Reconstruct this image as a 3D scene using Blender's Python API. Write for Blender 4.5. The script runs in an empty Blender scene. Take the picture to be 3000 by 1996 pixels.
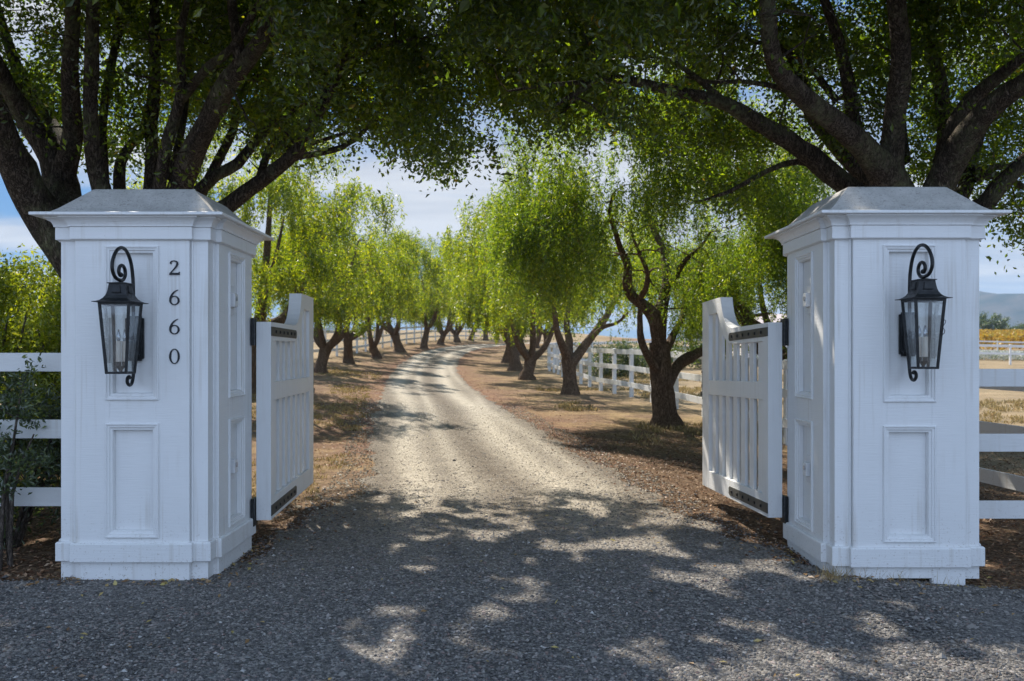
import bpy, math, random
import numpy as np
from mathutils import Vector, Matrix

# ------------------------------------------------------------------ camera, world, sun, exposure
scene = bpy.context.scene
COL = scene.collection
FP, HX, HY, EYE = 2520.0, 1480.0, 1042.0, 1.5      # focal length in photo pixels, vanishing point, eye height
cam_d = bpy.data.cameras.new('camera')
cam = bpy.data.objects.new('camera', cam_d); COL.objects.link(cam)
cam.location = (0, 0, EYE); cam.rotation_euler = (math.radians(90), 0, 0)
cam_d.sensor_width = 36; cam_d.lens = 36 * FP / 3000
cam_d.shift_x = (1500 - HX) / 3000; cam_d.shift_y = (HY - 998) / 3000
cam_d.clip_start = .05; cam_d.clip_end = 20000
cam_d.dof.use_dof = True; cam_d.dof.focus_distance = 5.7; cam_d.dof.aperture_fstop = 3.5
scene.camera = cam

SUN_AZ, SUN_EL = math.radians(-24), math.radians(47)   # azimuth from +Y towards +X
sdir = Vector((math.sin(SUN_AZ) * math.cos(SUN_EL), math.cos(SUN_AZ) * math.cos(SUN_EL), math.sin(SUN_EL)))
sl = bpy.data.lights.new('sun', 'SUN'); sl.energy = 5.0; sl.angle = math.radians(.53); sl.color = (1, .93, .82)
so = bpy.data.objects.new('sun', sl); COL.objects.link(so); so.location = sdir * 50
so.rotation_euler = (-sdir).to_track_quat('-Z', 'Y').to_euler()

class NT:
    """tiny node-tree writer"""
    def __init__(s, tree): s.t = tree; s.t.nodes.clear()
    def n(s, typ, ins=None, **kw):
        nd = s.t.nodes.new(typ)
        for k, v in kw.items(): setattr(nd, k, v)
        for k, v in (ins or {}).items():
            sk = nd.inputs[k]
            if isinstance(v, bpy.types.NodeSocket): s.t.links.new(v, sk)
            else: sk.default_value = v
        return nd
    def math(s, op, a, b=0.0, clamp=False):
        return s.n('ShaderNodeMath', {0: a, 1: b}, operation=op, use_clamp=clamp).outputs[0]
    def mix(s, f, a, b, blend='MIX'):
        nd = s.t.nodes.new('ShaderNodeMix'); nd.data_type = 'RGBA'; nd.blend_type = blend
        for sk, v in ((nd.inputs[0], f), (nd.inputs[6], a), (nd.inputs[7], b)):
            if isinstance(v, bpy.types.NodeSocket): s.t.links.new(v, sk)
            else: sk.default_value = (v + (1,) if isinstance(v, tuple) and len(v) == 3 else v)
        return nd.outputs[2]
    def ramp(s, fac, stops, interp='LINEAR'):
        nd = s.n('ShaderNodeValToRGB', {'Fac': fac}); cr = nd.color_ramp; cr.interpolation = interp
        while len(cr.elements) < len(stops): cr.elements.new(.5)
        for e, (p, c) in zip(cr.elements, stops):
            e.position = p; e.color = (c, c, c, 1) if isinstance(c, (int, float)) else tuple(c) + (1,)
        return nd.outputs['Color']
    def noise(s, vec, scale, detail=3, rough=.55, dist=0.0):
        return s.n('ShaderNodeTexNoise', {'Vector': vec, 'Scale': scale, 'Detail': detail, 'Roughness': rough, 'Distortion': dist}).outputs['Fac']

w = bpy.data.worlds.new('World'); scene.world = w; w.use_nodes = True
W = NT(w.node_tree)
sky = W.n('ShaderNodeTexSky', sky_type='NISHITA', sun_disc=False, sun_elevation=SUN_EL, sun_rotation=SUN_AZ)
sky.air_density = 1.0; sky.dust_density = .35; sky.ozone_density = 3.0
tc = W.n('ShaderNodeTexCoord').outputs['Generated']
sep = W.n('ShaderNodeSeparateXYZ', {0: tc})
den = W.math('ADD', W.math('MAXIMUM', sep.outputs[2], 0.0), .10)
cx = W.math('DIVIDE', sep.outputs[0], den); cy = W.math('DIVIDE', sep.outputs[1], den)
cv = W.n('ShaderNodeCombineXYZ', {0: W.math('MULTIPLY', cx, .38), 1: cy, 2: 1.3}).outputs[0]
cn = W.noise(cv, .95, 7, .50, .25)
cn2 = W.noise(cv, .23, 2, .5)
cf = W.math('ADD', cn, W.math('MULTIPLY', W.math('SUBTRACT', cn2, .5), .45))
mask = W.ramp(cf, [(.475, 0.0), (.54, .55), (.63, 1.0)], 'EASE')
# saturated blue day sky under thin streaky cloud
skyc = W.mix(1.0, W.n('ShaderNodeHueSaturation', {'Saturation': 1.2, 'Value': .62, 'Color': sky.outputs[0]}).outputs[0], (.50, .74, .95), 'MULTIPLY')
skyc = W.mix(.6, skyc, (.50, 1.65, 3.6))
skyc = W.mix(W.ramp(sep.outputs[2], [(.0, .75), (.09, 0.0)]), skyc, (2.6, 3.3, 4.1))
cloudc = W.mix(W.ramp(W.noise(cv, 1.9, 5), [(.35, 0.0), (.65, 1.0)]), (3.5, 3.65, 4.0), (5.6, 5.55, 5.45))
# extra bright cloud added in the unseen sky behind the camera, lifting the pillar fronts
back_fill = W.ramp(W.math('ADD', W.math('MULTIPLY', sep.outputs[1], -.5), .5), [(.45, 0.0), (.75, 1.0)])
cloudc = W.mix(back_fill, cloudc, (7.0, 8.7, 11.8)); mask = W.math('MAXIMUM', mask, W.math('MULTIPLY', back_fill, .62))
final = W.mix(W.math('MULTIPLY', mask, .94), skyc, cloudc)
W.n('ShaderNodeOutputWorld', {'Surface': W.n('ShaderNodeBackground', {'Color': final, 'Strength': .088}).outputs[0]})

scene.view_settings.view_transform = 'Standard'; scene.view_settings.look = 'None'
scene.view_settings.gamma = 1; scene.view_settings.exposure = .85
scene.render.engine = 'CYCLES'
scene.cycles.max_bounces = 8; scene.cycles.diffuse_bounces = 3; scene.cycles.transmission_bounces = 5
scene.cycles.transparent_max_bounces = 10; scene.cycles.sample_clamp_indirect = 6

# ------------------------------------------------------------------ helpers
rnd = random.Random(5); RG = np.random.default_rng(11)
def P(px, py, Y): return Vector(((px - HX) * Y / FP, Y, EYE + (HY - py) * Y / FP))

def tag(o, label=None, cat=None, group=None, kind=None):
    if label: o['label'] = label
    if cat: o['category'] = cat
    if group: o['group'] = group
    if kind: o['kind'] = kind
    return o
def thing(name, label, cat, loc=(0, 0, 0), rz=0, group=None):
    o = bpy.data.objects.new(name, None); COL.objects.link(o); o.empty_display_size = .2
    o.location = loc; o.rotation_euler = (0, 0, rz)
    return tag(o, label, cat, group)

def link_mesh(name, me, mat, parent=None, label=None):
    o = bpy.data.objects.new(name, me); COL.objects.link(o)
    if mat is not None: me.materials.append(mat)
    if parent: o.parent = parent
    if label: o['label'] = label
    return o
def np_mesh(name, V, F, smooth=False):
    """V (n,3) float array, F (m,k) int array"""
    V = np.asarray(V, dtype=np.float32); F = np.asarray(F, dtype=np.int32)
    me = bpy.data.meshes.new(name); m, k = F.shape
    me.vertices.add(len(V)); me.vertices.foreach_set('co', V.ravel())
    me.loops.add(m * k); me.loops.foreach_set('vertex_index', F.ravel())
    me.polygons.add(m); me.polygons.foreach_set('loop_start', np.arange(0, m * k, k, dtype=np.int32))
    if smooth: me.polygons.foreach_set('use_smooth', np.ones(m, dtype=bool))
    else: me.polygons.foreach_set('use_smooth', np.zeros(m, dtype=bool))
    me.update(calc_edges=True)
    return me

class MB:
    def __init__(s): s.v = []; s.f = []; s.M = Matrix()
    def add(s, vs, fs):
        n = len(s.v); s.v += [tuple(s.M @ Vector(p)) for p in vs]; s.f += [tuple(n + i for i in f) for f in fs]; return s
    def box(s, x0, x1, y0, y1, z0, z1):
        return s.add([(x0,y0,z0),(x1,y0,z0),(x1,y1,z0),(x0,y1,z0),(x0,y0,z1),(x1,y0,z1),(x1,y1,z1),(x0,y1,z1)],
                     [(0,3,2,1),(4,5,6,7),(0,1,5,4),(1,2,6,5),(2,3,7,6),(3,0,4,7)])
    def loft(s, loops, cap0=True, cap1=True):
        n = len(loops[0]); vs = [p for l in loops for p in l]; fs = []
        for k in range(len(loops) - 1):
            for i in range(n):
                j = (i + 1) % n; fs.append((k*n+i, k*n+j, (k+1)*n+j, (k+1)*n+i))
        if cap0: fs.append(tuple(range(n - 1, -1, -1)))
        if cap1: fs.append(tuple((len(loops)-1)*n + i for i in range(n)))
        return s.add(vs, fs)
    def prism(s, poly, a, b, axis='y'):
        """poly in the plane normal to axis, from a to b"""
        if axis == 'y': L = [[(x, a, z) for x, z in poly], [(x, b, z) for x, z in poly]]
        elif axis == 'x': L = [[(a, y, z) for y, z in poly], [(b, y, z) for y, z in poly]]
        else: L = [[(x, y, a) for x, y in poly], [(x, y, b) for x, y in poly]]
        return s.loft(L)
    def tube(s, pts, rad, n=8, cap=True):
        pts = [Vector(p) for p in pts]; m = len(pts)
        rad = rad if isinstance(rad, (list, tuple)) else [rad] * m
        up = Vector((0, 0, 1)); t0 = (pts[1] - pts[0]).normalized()
        if abs(t0.dot(up)) > .9: up = Vector((1, 0, 0))
        u = t0.cross(up).normalized(); loops = []
        for i in range(m):
            t = (pts[min(i+1, m-1)] - pts[max(i-1, 0)]).normalized()
            u = (u - t * u.dot(t)).normalized(); v = t.cross(u)
            loops.append([tuple(pts[i] + (u*math.cos(2*math.pi*k/n) + v*math.sin(2*math.pi*k/n)) * rad[i]) for k in range(n)])
        return s.loft(loops, cap, cap)
    def build(s, name, mat, parent=None, bevel=0, smooth=False, label=None):
        me = bpy.data.meshes.new(name); me.from_pydata(s.v, [], s.f); me.update()
        import bmesh
        bm = bmesh.new(); bm.from_mesh(me); bmesh.ops.recalc_face_normals(bm, faces=bm.faces); bm.to_mesh(me); bm.free()
        if smooth: me.polygons.foreach_set('use_smooth', np.ones(len(me.polygons), dtype=bool))
        o = link_mesh(name, me, mat, parent, label)
        if bevel:
            b = o.modifiers.new('bevel', 'BEVEL'); b.width = bevel; b.segments = 2; b.limit_method = 'ANGLE'; b.angle_limit = .6
        return o

def copy_tree(o, parent=None):
    c = o.copy(); COL.objects.link(c); c.parent = parent
    for ch in list(o.children): copy_tree(ch, c)
    return c

# value noise for terrain / bark
_tab = RG.random((256, 256))
def vnoise2(x, y):
    x = np.asarray(x, float); y = np.asarray(y, float)
    xi = np.floor(x).astype(int); yi = np.floor(y).astype(int); fx = x - xi; fy = y - yi
    fx = fx*fx*(3-2*fx); fy = fy*fy*(3-2*fy)
    g = lambda a, b: _tab[a & 255, b & 255]
    return (g(xi,yi)*(1-fx)+g(xi+1,yi)*fx)*(1-fy) + (g(xi,yi+1)*(1-fx)+g(xi+1,yi+1)*fx)*fy
_tab3 = RG.random((64, 64, 64))
def vnoise3(p):
    p = np.asarray(p, float); i = np.floor(p).astype(int); f = p - i; f = f*f*(3-2*f); r = 0
    for dx in (0, 1):
        for dy in (0, 1):
            for dz in (0, 1):
                wgt = (f[:,0] if dx else 1-f[:,0]) * (f[:,1] if dy else 1-f[:,1]) * (f[:,2] if dz else 1-f[:,2])
                r = r + wgt * _tab3[(i[:,0]+dx) & 63, (i[:,1]+dy) & 63, (i[:,2]+dz) & 63]
    return r
def sstep(x, a, b):
    t = np.clip((np.asarray(x, float) - a) / (b - a), 0, 1); return t*t*(3-2*t)

# ------------------------------------------------------------------ materials
def mat(name):
    m = bpy.data.materials.new(name); m.use_nodes = True
    return m, NT(m.node_tree)
def finish(N, col, rough=.6, bump=None, bstr=.3, bdist=.01, spec=.35, metal=0.0, extra=None):
    ins = {'Base Color': col, 'Roughness': rough, 'Specular IOR Level': spec, 'Metallic': metal}
    if bump is not None:
        ins['Normal'] = N.n('ShaderNodeBump', {'Height': bump, 'Strength': bstr, 'Distance': bdist}).outputs[0]
    ins.update(extra or {})
    b = N.n('ShaderNodeBsdfPrincipled', ins)
    N.n('ShaderNodeOutputMaterial', {'Surface': b.outputs[0]})
def objc(N): return N.n('ShaderNodeTexCoord').outputs['Object']
def scaled(N, v, sc): return N.n('ShaderNodeMapping', {'Vector': v, 'Scale': sc}).outputs[0]

def m_paint(name, base=(.80, .80, .79), grain=(6, 6, 120), dirt=.12):
    m, N = mat(name); v = objc(N)
    g = N.noise(scaled(N, v, grain), 1.0, 4, .6)
    big = N.noise(v, 2.3, 4, .6)
    c = N.mix(N.ramp(big, [(.35, 0.0), (.75, dirt * 2)]), base + (1,), (base[0]*.80, base[1]*.79, base[2]*.77, 1))
    fine = N.ramp(N.noise(v, 95, 2, .5), [(.735, 0.0), (.76, .55)])
    c = N.mix(N.math('MULTIPLY', fine, N.ramp(N.noise(v, 5, 2), [(.45, 0.0), (.6, 1.0)])), c, (.30, .26, .22, 1))
    hz = N.n('ShaderNodeSeparateXYZ', {0: v}).outputs[2]
    low = N.ramp(hz, [(.05, 1.0), (.55, 0.0)])
    splash = N.ramp(N.noise(v, 60, 3, .7), [(.60, 0.0), (.68, .75)])
    c = N.mix(N.math('MULTIPLY', splash, low), c, (.33, .27, .21, 1))
    drip = N.math('MULTIPLY', N.ramp(N.noise(scaled(N, v, (26, 26, .8)), 1.0, 3, .6), [(.54, 0.0), (.68, .5)]), N.ramp(N.noise(v, 1.7, 2), [(.42, 0.0), (.6, 1.0)]))
    c = N.mix(drip, c, (.56, .52, .46, 1))
    c = N.mix(N.ramp(g, [(.3, .10), (.6, 0.0)]), c, (base[0]*.72, base[1]*.72, base[2]*.72, 1))
    finish(N, c, N.math('ADD', N.math('MULTIPLY', g, .2), .38), g, .38, .005, .4)
    return m
M_paint = m_paint('white_paint_horizontal_grain')
M_paintv = m_paint('white_paint_vertical_grain', (.78, .78, .77), (70, 70, 5))
M_rail = m_paint('white_rail_paint', (.72, .72, .71), (9, 9, 70), .2)
m, N = mat('weathered_cap_plaster'); v = objc(N)
c = N.mix(N.ramp(N.noise(v, 7, 6, .7), [(.35, 0.0), (.7, 1.0)]), (.50, .485, .46, 1), (.36, .35, .33, 1))
c = N.mix(N.ramp(N.noise(scaled(N, v, (1, 1, 2.2)), 42, 5, .75, 1.5), [(.53, 0.0), (.66, .8)]), c, (.17, .155, .14, 1))
finish(N, c, .85, N.noise(v, 60, 5, .7), .5, .006, .2); M_cap = m
m, N = mat('black_iron'); v = objc(N)
c = N.mix(N.ramp(N.noise(v, 28, 5, .7), [(.45, 0.0), (.75, .7)]), (.012, .013, .014, 1), (.045, .047, .048, 1))
finish(N, c, N.ramp(N.noise(v, 40, 3), [(.3, .32), (.7, .6)]), N.noise(v, 130, 3), .2, .002, .5, .3); M_iron = m
m, N = mat('dark_grey_strap'); v = objc(N)
c = N.mix(N.noise(v, 20, 4), (.05, .05, .046, 1), (.085, .083, .075, 1))
finish(N, c, .55, N.noise(v, 150, 3), .2, .002, .4, .2); M_strap = m
m, N = mat('number_black'); finish(N, (.014, .016, .02, 1), .45); M_num = m
m, N = mat('lantern_glass')
lw = N.n('ShaderNodeLayerWeight', {'Blend': .35}).outputs['Fresnel']
dusty = N.ramp(N.noise(objc(N), 18, 4), [(.4, .03), (.8, .12)])
g1 = N.n('ShaderNodeMixShader', {0: dusty, 1: N.n('ShaderNodeBsdfTransparent', {'Color': (.93, .96, .96, 1)}).outputs[0], 2: N.n('ShaderNodeBsdfDiffuse', {'Color': (.6, .62, .62, 1)}).outputs[0]})
g2 = N.n('ShaderNodeMixShader', {0: N.math('ADD', N.math('MULTIPLY', lw, .5), .05), 1: g1.outputs[0], 2: N.n('ShaderNodeBsdfGlossy', {'Color': (1, 1, 1, 1), 'Roughness': .03}).outputs[0]})
N.n('ShaderNodeOutputMaterial', {'Surface': g2.outputs[0]}); M_glass = m
m, N = mat('candle_sleeve'); finish(N, N.mix(N.noise(scaled(N, objc(N), (40, 40, 8)), 1.5), (.78, .76, .70, 1), (.60, .47, .38, 1)), .5); M_candle = m
m, N = mat('clear_bulb')
g2 = N.n('ShaderNodeMixShader', {0: .35, 1: N.n('ShaderNodeBsdfTransparent', {'Color': (.8, .82, .85, 1)}).outputs[0], 2: N.n('ShaderNodeBsdfGlossy', {'Color': (.75, .77, .8, 1), 'Roughness': .12}).outputs[0]})
N.n('ShaderNodeOutputMaterial', {'Surface': g2.outputs[0]}); M_bulb = m
m, N = mat('sensor_plastic'); finish(N, (.70, .70, .70, 1), .4); M_plastic = m
m, N = mat('sensor_lens'); finish(N, (.35, .35, .36, 1), .15); M_lens = m

def m_bark(name, c1, c2, sc=1.0, moss=None, depth=.03):
    m, N = mat(name); v = objc(N)
    vv = scaled(N, v, (14*sc, 14*sc, 3.6*sc))
    warp = N.noise(v, 7, 5, .6)
    n_ = N.noise(vv, 1.0, 7, .62, 1.6)
    ridge = N.math('MULTIPLY', N.math('ABSOLUTE', N.math('SUBTRACT', n_, .5)), 7.0, True)
    n_b = N.noise(scaled(N, v, (48*sc, 48*sc, 13*sc)), 1.0, 4, .6, .8)
    cr = N.math('MULTIPLY', N.ramp(ridge, [(.05, 0.0), (.55, 1.0)]), N.ramp(n_b, [(.32, .45), (.55, 1.0)]))
    c = N.mix(warp, c1 + (1,), c2 + (1,))
    c = N.mix(N.math('SUBTRACT', 1.0, cr), c, tuple(x*.40 for x in c1) + (1,))
    if moss:
        c = N.mix(N.math('MULTIPLY', N.ramp(N.noise(v, 2.1, 4, .6), [(.48, 0.0), (.66, .75)]), N.ramp(N.noise(v, 22, 3), [(.4, .2), (.6, 1.0)])), c, moss + (1,))
    h = N.math('ADD', cr, N.math('MULTIPLY', n_b, .4))
    finish(N, c, .9, h, .9, depth, .15)
    return m
M_oak = m_bark('live_oak_bark', (.12, .092, .070), (.25, .20, .155), 1.5, (.27, .28, .15), .05)
M_pep = m_bark('pepper_tree_bark', (.23, .150, .098), (.44, .315, .22), 1.5, None, .035)

def m_leaf(name, stops, trans=.55, gloss=.12, tcol=None, rough=.4):
    m, N = mat(name)
    r = N.n('ShaderNodeNewGeometry').outputs['Random Per Island']
    c = N.ramp(r, stops)
    tc_ = N.mix(1.0, c, tcol + (1,), 'MULTIPLY') if tcol else c
    d = N.n('ShaderNodeBsdfDiffuse', {'Color': c}); t = N.n('ShaderNodeBsdfTranslucent', {'Color': tc_})
    a = N.n('ShaderNodeMixShader', {0: trans, 1: d.outputs[0], 2: t.outputs[0]})
    g = N.n('ShaderNodeBsdfGlossy', {'Color': (1, 1, 1, 1), 'Roughness': rough})
    b = N.n('ShaderNodeMixShader', {0: gloss * .5, 1: a.outputs[0], 2: g.outputs[0]})
    N.n('ShaderNodeOutputMaterial', {'Surface': b.outputs[0]})
    return m
M_oakleaf = m_leaf('oak_leaf', [(0, (.014, .028, .007)), (.45, (.026, .046, .009)), (.85, (.050, .075, .010)), (.99, (.06, .08, .012)), (1, (.14, .09, .02))], .6, .09, (6.9, 6.4, 1.1))
M_pepleaf = m_leaf('pepper_leaf', [(0, (.045, .08, .010)), (.5, (.095, .145, .013)), (.9, (.17, .21, .016)), (1, (.27, .27, .03))], .5, .10, (3.6, 3.15, .7))
M_pepleaf2 = m_leaf('pepper_leaf_deep_green', [(0, (.040, .08, .014)), (.5, (.085, .14, .018)), (.9, (.15, .20, .02)), (1, (.23, .25, .03))], .5, .10, (3.4, 3.1, .8))
M_berry = m_leaf('pepper_berries', [(0, (.16, .035, .03)), (1, (.32, .09, .07))], .1, .1)
M_bushleaf = m_leaf('shrub_leaf_yellow_green', [(0, (.10, .15, .012)), (.5, (.20, .25, .015)), (1, (.32, .33, .03))], .5, .1, (1.8, 1.75, .8))
M_darkleaf = m_leaf('shrub_leaf_dark', [(0, (.03, .05, .02)), (.6, (.06, .09, .03)), (1, (.13, .17, .04))], .4, .15, (2, 2, 1.2))
M_vine = m_leaf('vineyard_leaf', [(0, (.36, .20, .03)), (.5, (.50, .31, .04)), (.9, (.42, .36, .07)), (1, (.25, .12, .03))], .4, .05)
M_white = m_leaf('white_blossom', [(0, (.62, .62, .58)), (.6, (.55, .56, .48)), (1, (.18, .24, .08))], .2, .05)
M_twig = m_bark('twig_bark', (.13, .105, .085), (.22, .18, .15), 3, None, .005)

# ------------------------------------------------------------------ terrain
BY = np.array([-100, 8, 20, 30, 40, 47, 56, 64, 72, 80, 88, 104, 150, 250, 400, 900, 6000.])
BZ = np.array([0, 0, .24, .42, .64, .80, 1.22, 1.62, 2.02, 2.45, 2.8, 3.4, 5.0, 8.2, 10.5, 9.0, 5.0])
_ys = np.linspace(-100, 500, 3001); _zs = np.interp(_ys, BY, BZ)
_zs = np.convolve(np.pad(_zs, 20, 'edge'), np.ones(41)/41, 'valid')
def base(y):
    y = np.asarray(y, float); return np.where(y < 480, np.interp(y, _ys, _zs), np.interp(y, BY, BZ))
# driveway edges (Y, left X, right X)
RD = np.array([(-30,-40,40),(4.9,-40,40),(5.25,-20,20),(5.5,-5.0,9.0),(5.68,-3.0,4.2),(5.9,-2.1,2.6),(6.2,-1.95,2.25),(6.9,-1.92,1.98),(7.9,-1.83,1.76),(9.5,-1.62,1.55),(12.1,-1.96,1.14),
    (18.2,-2.78,.34),(24,-3.45,-.42),(29.6,-4.1,-1.1),(36,-4.75,-1.8),(43,-5.3,-2.35),(52,-5.7,-2.75),(60,-5.6,-2.8),(66,-5.1,-2.5),(72,-4.2,-1.9),(77,-3.1,-.9),(81,-2.0,.3),(85,-.6,2.6),(88,1.0,6.0),(91,4,12),(94,9,20),(97,16,30)])
def redge(y): return np.interp(y, RD[:,0], RD[:,1]), np.interp(y, RD[:,0], RD[:,2])
def hgt(x, y):
    x = np.asarray(x, float); y = np.asarray(y, float)
    z = base(y) * (1 - .48 * sstep(x, 9, 60))
    z = z + .088 * np.clip(-x - 1.0, 0, 9) * sstep(y, 8, 25) * (1 - sstep(y, 120, 400))
    z = z - .07 * sstep(x, 2.25, 3.3) * (1 - sstep(y, 9, 20))
    z = z + .035 * (vnoise2(x*.9+7, y*.9) - .5) * (1 - sstep(y, 30, 90)) * (.35 + .65*sstep(np.abs(x), 2, 5))
    z = z + 1.7 * sstep(x, 40, 80) * sstep(y, 105, 200)
    z = z + 1.2 * (vnoise2(x*.012, y*.012+5) - .5) * sstep(y, 140, 300)
    return z
def H(x, y): return float(hgt(x, y))
def road_d(x, y):
    """>0 inside the driveway (metres from the edge)"""
    l, r = redge(y); j = .16*(vnoise2(np.asarray(y)*1.3, 3.3+0*np.asarray(y)) - .5)
    return np.minimum(x - l - j, r + j - x)

def grid_mesh(name, X, Y, zf):
    gx, gy = np.meshgrid(X, Y); V = np.stack([gx, gy, zf(gx, gy)], -1).reshape(-1, 3)
    nx, ny = len(X), len(Y); i = np.arange(ny-1)[:,None]*nx + np.arange(nx-1)[None,:]
    F = np.stack([i, i+1, i+nx+1, i+nx], -1).reshape(-1, 4)
    return np_mesh(name, V, F, True), gx, gy
t = np.linspace(-1, 1, 381); GX = 6*t/abs(1) + 3500*np.sign(t)*np.abs(t)**5.2 + 20*t**3
s = np.linspace(0, 1, 520); GY = -12 + 44*s + 260*s**3 + 5200*s**9
def ground_z(x, y):
    z = hgt(x, y); d = road_d(x, y)
    return z - .07*sstep(d, .12, .5)
me, gx, gy = grid_mesh('ground', GX, GY, ground_z)
d_out = -road_d(gx, gy)
verge = 1 - sstep(d_out + .8*(vnoise2(gx*.8, gy*.8)-.5), 2.6, 5.0)
verge = np.where(gy < 8.5, np.maximum(verge, 1 - sstep(np.abs(gx), 4.6, 6.5)), verge) * (1 - sstep(gy, 110, 150))
berry = np.exp(-np.clip(d_out, 0, 9)/1.1) * sstep(gy, 9, 14)
mulch = np.where(gx > 0, 1 - sstep(gy + .5*(vnoise2(gx*2, gy*2)-.5), 10.5, 14.5), 1 - sstep(gy + (vnoise2(gx*2, gy*2)-.5), 7.6, 9.8)) * (1 - sstep(np.abs(gx), 4.8, 7.5))
for nm, a in (('verge', verge), ('berry', berry), ('mulch', mulch)):
    at = me.attributes.new(nm, 'FLOAT', 'POINT'); at.data.foreach_set('value', a.ravel().astype(np.float32))
m, N = mat('dry_ground'); v = objc(N)
A = lambda n: N.n('ShaderNodeAttribute', attribute_name=n).outputs['Fac']
n1 = N.noise(v, 1.1, 6, .65); n2 = N.noise(v, 14, 5, .7); n3 = N.noise(v, 55, 3, .7)
field = N.mix(n1, (.28, .20, .115, 1), (.40, .31, .20, 1))
field = N.mix(N.ramp(N.noise(v, .35, 5, .7), [(.42, 0.0), (.58, .9)]), field, (.20, .155, .10, 1))
field = N.mix(N.ramp(N.noise(scaled(N, v, (1, 3, 1)), 1.7, 6, .75), [(.5, 0.0), (.6, .7)]), field, (.15, .13, .07, 1))
field = N.mix(N.ramp(n2, [(.45, 0.0), (.7, .6)]), field, (.30, .22, .13, 1))
chip = N.ramp(N.n('ShaderNodeTexVoronoi', {'Vector': scaled(N, v, (1, 1, 1)), 'Scale': 42.0}, feature='F1').outputs['Color'], [(.1, (.06, .038, .023)), (.5, (.16, .105, .062)), (.9, (.34, .25, .16))])
ver = N.mix(N.ramp(n1, [(.35, 0.0), (.65, .8)]), (.150, .098, .064, 1), (.30, .205, .130, 1))
ver = N.mix(N.math('MULTIPLY', N.ramp(N.noise(v, .7, 5, .7), [(.44, 0.0), (.56, .9)]), N.ramp(n2, [(.35, .3), (.6, 1.0)])), ver, (.40, .30, .13, 1))
ver = N.mix(N.ramp(n2, [(.4, .15), (.6, .8)]), ver, chip)
ver = N.mix(1.0, ver, N.ramp(N.noise(v, 3.1, 5, .75), [(.34, .55), (.5, 1.0), (.64, 1.35)]), 'MULTIPLY')
ver = N.mix(N.math('MULTIPLY', N.ramp(N.noise(v, 9, 4, .7), [(.35, .25), (.65, 1.0)]), N.math('MULTIPLY', A('berry'), .85)), ver, (.20, .095, .068, 1))
grassy = N.math('MULTIPLY', N.ramp(N.noise(v, .55, 3), [(.58, 0.0), (.68, 1.0)]), N.ramp(n2, [(.5, 0.0), (.6, .55)]))
ver = N.mix(grassy, ver, (.20, .17, .06, 1))
c = N.mix(A('verge'), field, ver)
c = N.mix(A('mulch'), c, N.mix(n3, chip, (.10, .06, .04, 1)))
finish(N, c, .95, N.math('ADD', n2, N.math('MULTIPLY', n3, .6)), .8, .03, .1)
tag(link_mesh('ground', me, m), 'dry brown ground and verges on both sides of the driveway', None, None, 'structure')

# driveway sheet (forecourt and road)
ys = [-12.0]
while ys[-1] < 97: ys.append(ys[-1] + (.06 + .010*max(ys[-1]-3, 0) if ys[-1] > 3 else .3))
ys = np.array(ys); K = 72; u = np.linspace(0, 1, K); u = .5 - .5*np.cos(np.pi*u)*np.abs(np.cos(np.pi*u))**-.0 if False else u
L, R = redge(ys); L = np.maximum(L, -34); R = np.minimum(R, 34)
L2 = L + .22*(vnoise2(ys*2.1, 0*ys+3)-.5) + .12*(vnoise2(ys*7, 0*ys+9)-.5) - .08
R2 = R + .22*(vnoise2(ys*2.1, 0*ys+33)-.5) + .12*(vnoise2(ys*7, 0*ys+49)-.5) + .08
uu = (u - .5)*2; uu = np.sign(uu)*np.abs(uu)**1.0
gx = (L2[:,None]+R2[:,None])/2 + (R2-L2)[:,None]/2*uu[None,:]; gy = np.repeat(ys[:,None], K, 1)
dd = np.minimum(gx - L2[:,None], R2[:,None] - gx)
z = hgt(gx, gy) + .012 - .045*(1 - sstep(dd, 0, .22))
lane = np.where(gy > 7, 1, 0)
V = np.stack([gx, gy, z], -1).reshape(-1, 3); i = np.arange(len(ys)-1)[:,None]*K + np.arange(K-1)[None,:]
F = np.stack([i, i+1, i+K+1, i+K], -1).reshape(-1, 4)
me = np_mesh('driveway', V, F, True)
# tyre tracks: two pairs of pale compacted bands, an attribute across the lane
tt = (gx - (L[:,None]+R[:,None])/2)
wob = .25*(vnoise2(gy*.15, 0*gy+2)-.5)
track = np.exp(-((tt+wob+.95)/.24)**2) + np.exp(-((tt+wob-.62)/.26)**2) + .7*np.exp(-((tt+.25*wob+.35)/.12)**2) + .6*np.exp(-((tt-wob-1.15)/.13)**2)
track = np.clip(track, 0, 1)*sstep(gy, 5.5, 10)
mid = np.clip(np.exp(-((tt+wob-.02)/.22)**2) + .8*np.exp(-((tt+wob+1.4)/.2)**2) + .8*np.exp(-((tt+wob-1.45)/.2)**2), 0, 1)*sstep(gy, 6.5, 11)
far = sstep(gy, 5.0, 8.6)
for nm, a in (('track', track), ('inner', far), ('middle', mid), ('edge', (1-sstep(dd, 0, .75))*sstep(gy, 5.6, 7.5))):
    at = me.attributes.new(nm, 'FLOAT', 'POINT'); at.data.foreach_set('value', a.ravel().astype(np.float32))
m, N = mat('crushed_gravel'); v = objc(N)
vor = N.n('ShaderNodeTexVoronoi', {'Vector': v, 'Scale': 62.0}, feature='F1')
vo2 = N.n('ShaderNodeTexVoronoi', {'Vector': v, 'Scale': 120.0}, feature='F1')
g = N.ramp(vor.outputs['Color'], [(.08, (.062, .058, .056)), (.35, (.13, .12, .112)), (.65, (.21, .19, .17)), (.93, (.42, .40, .37))])
c = N.mix(N.noise(v, 1.3, 4, .6), g, (.17, .168, .165, 1)); c = N.mix(.62, c, g)
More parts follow.
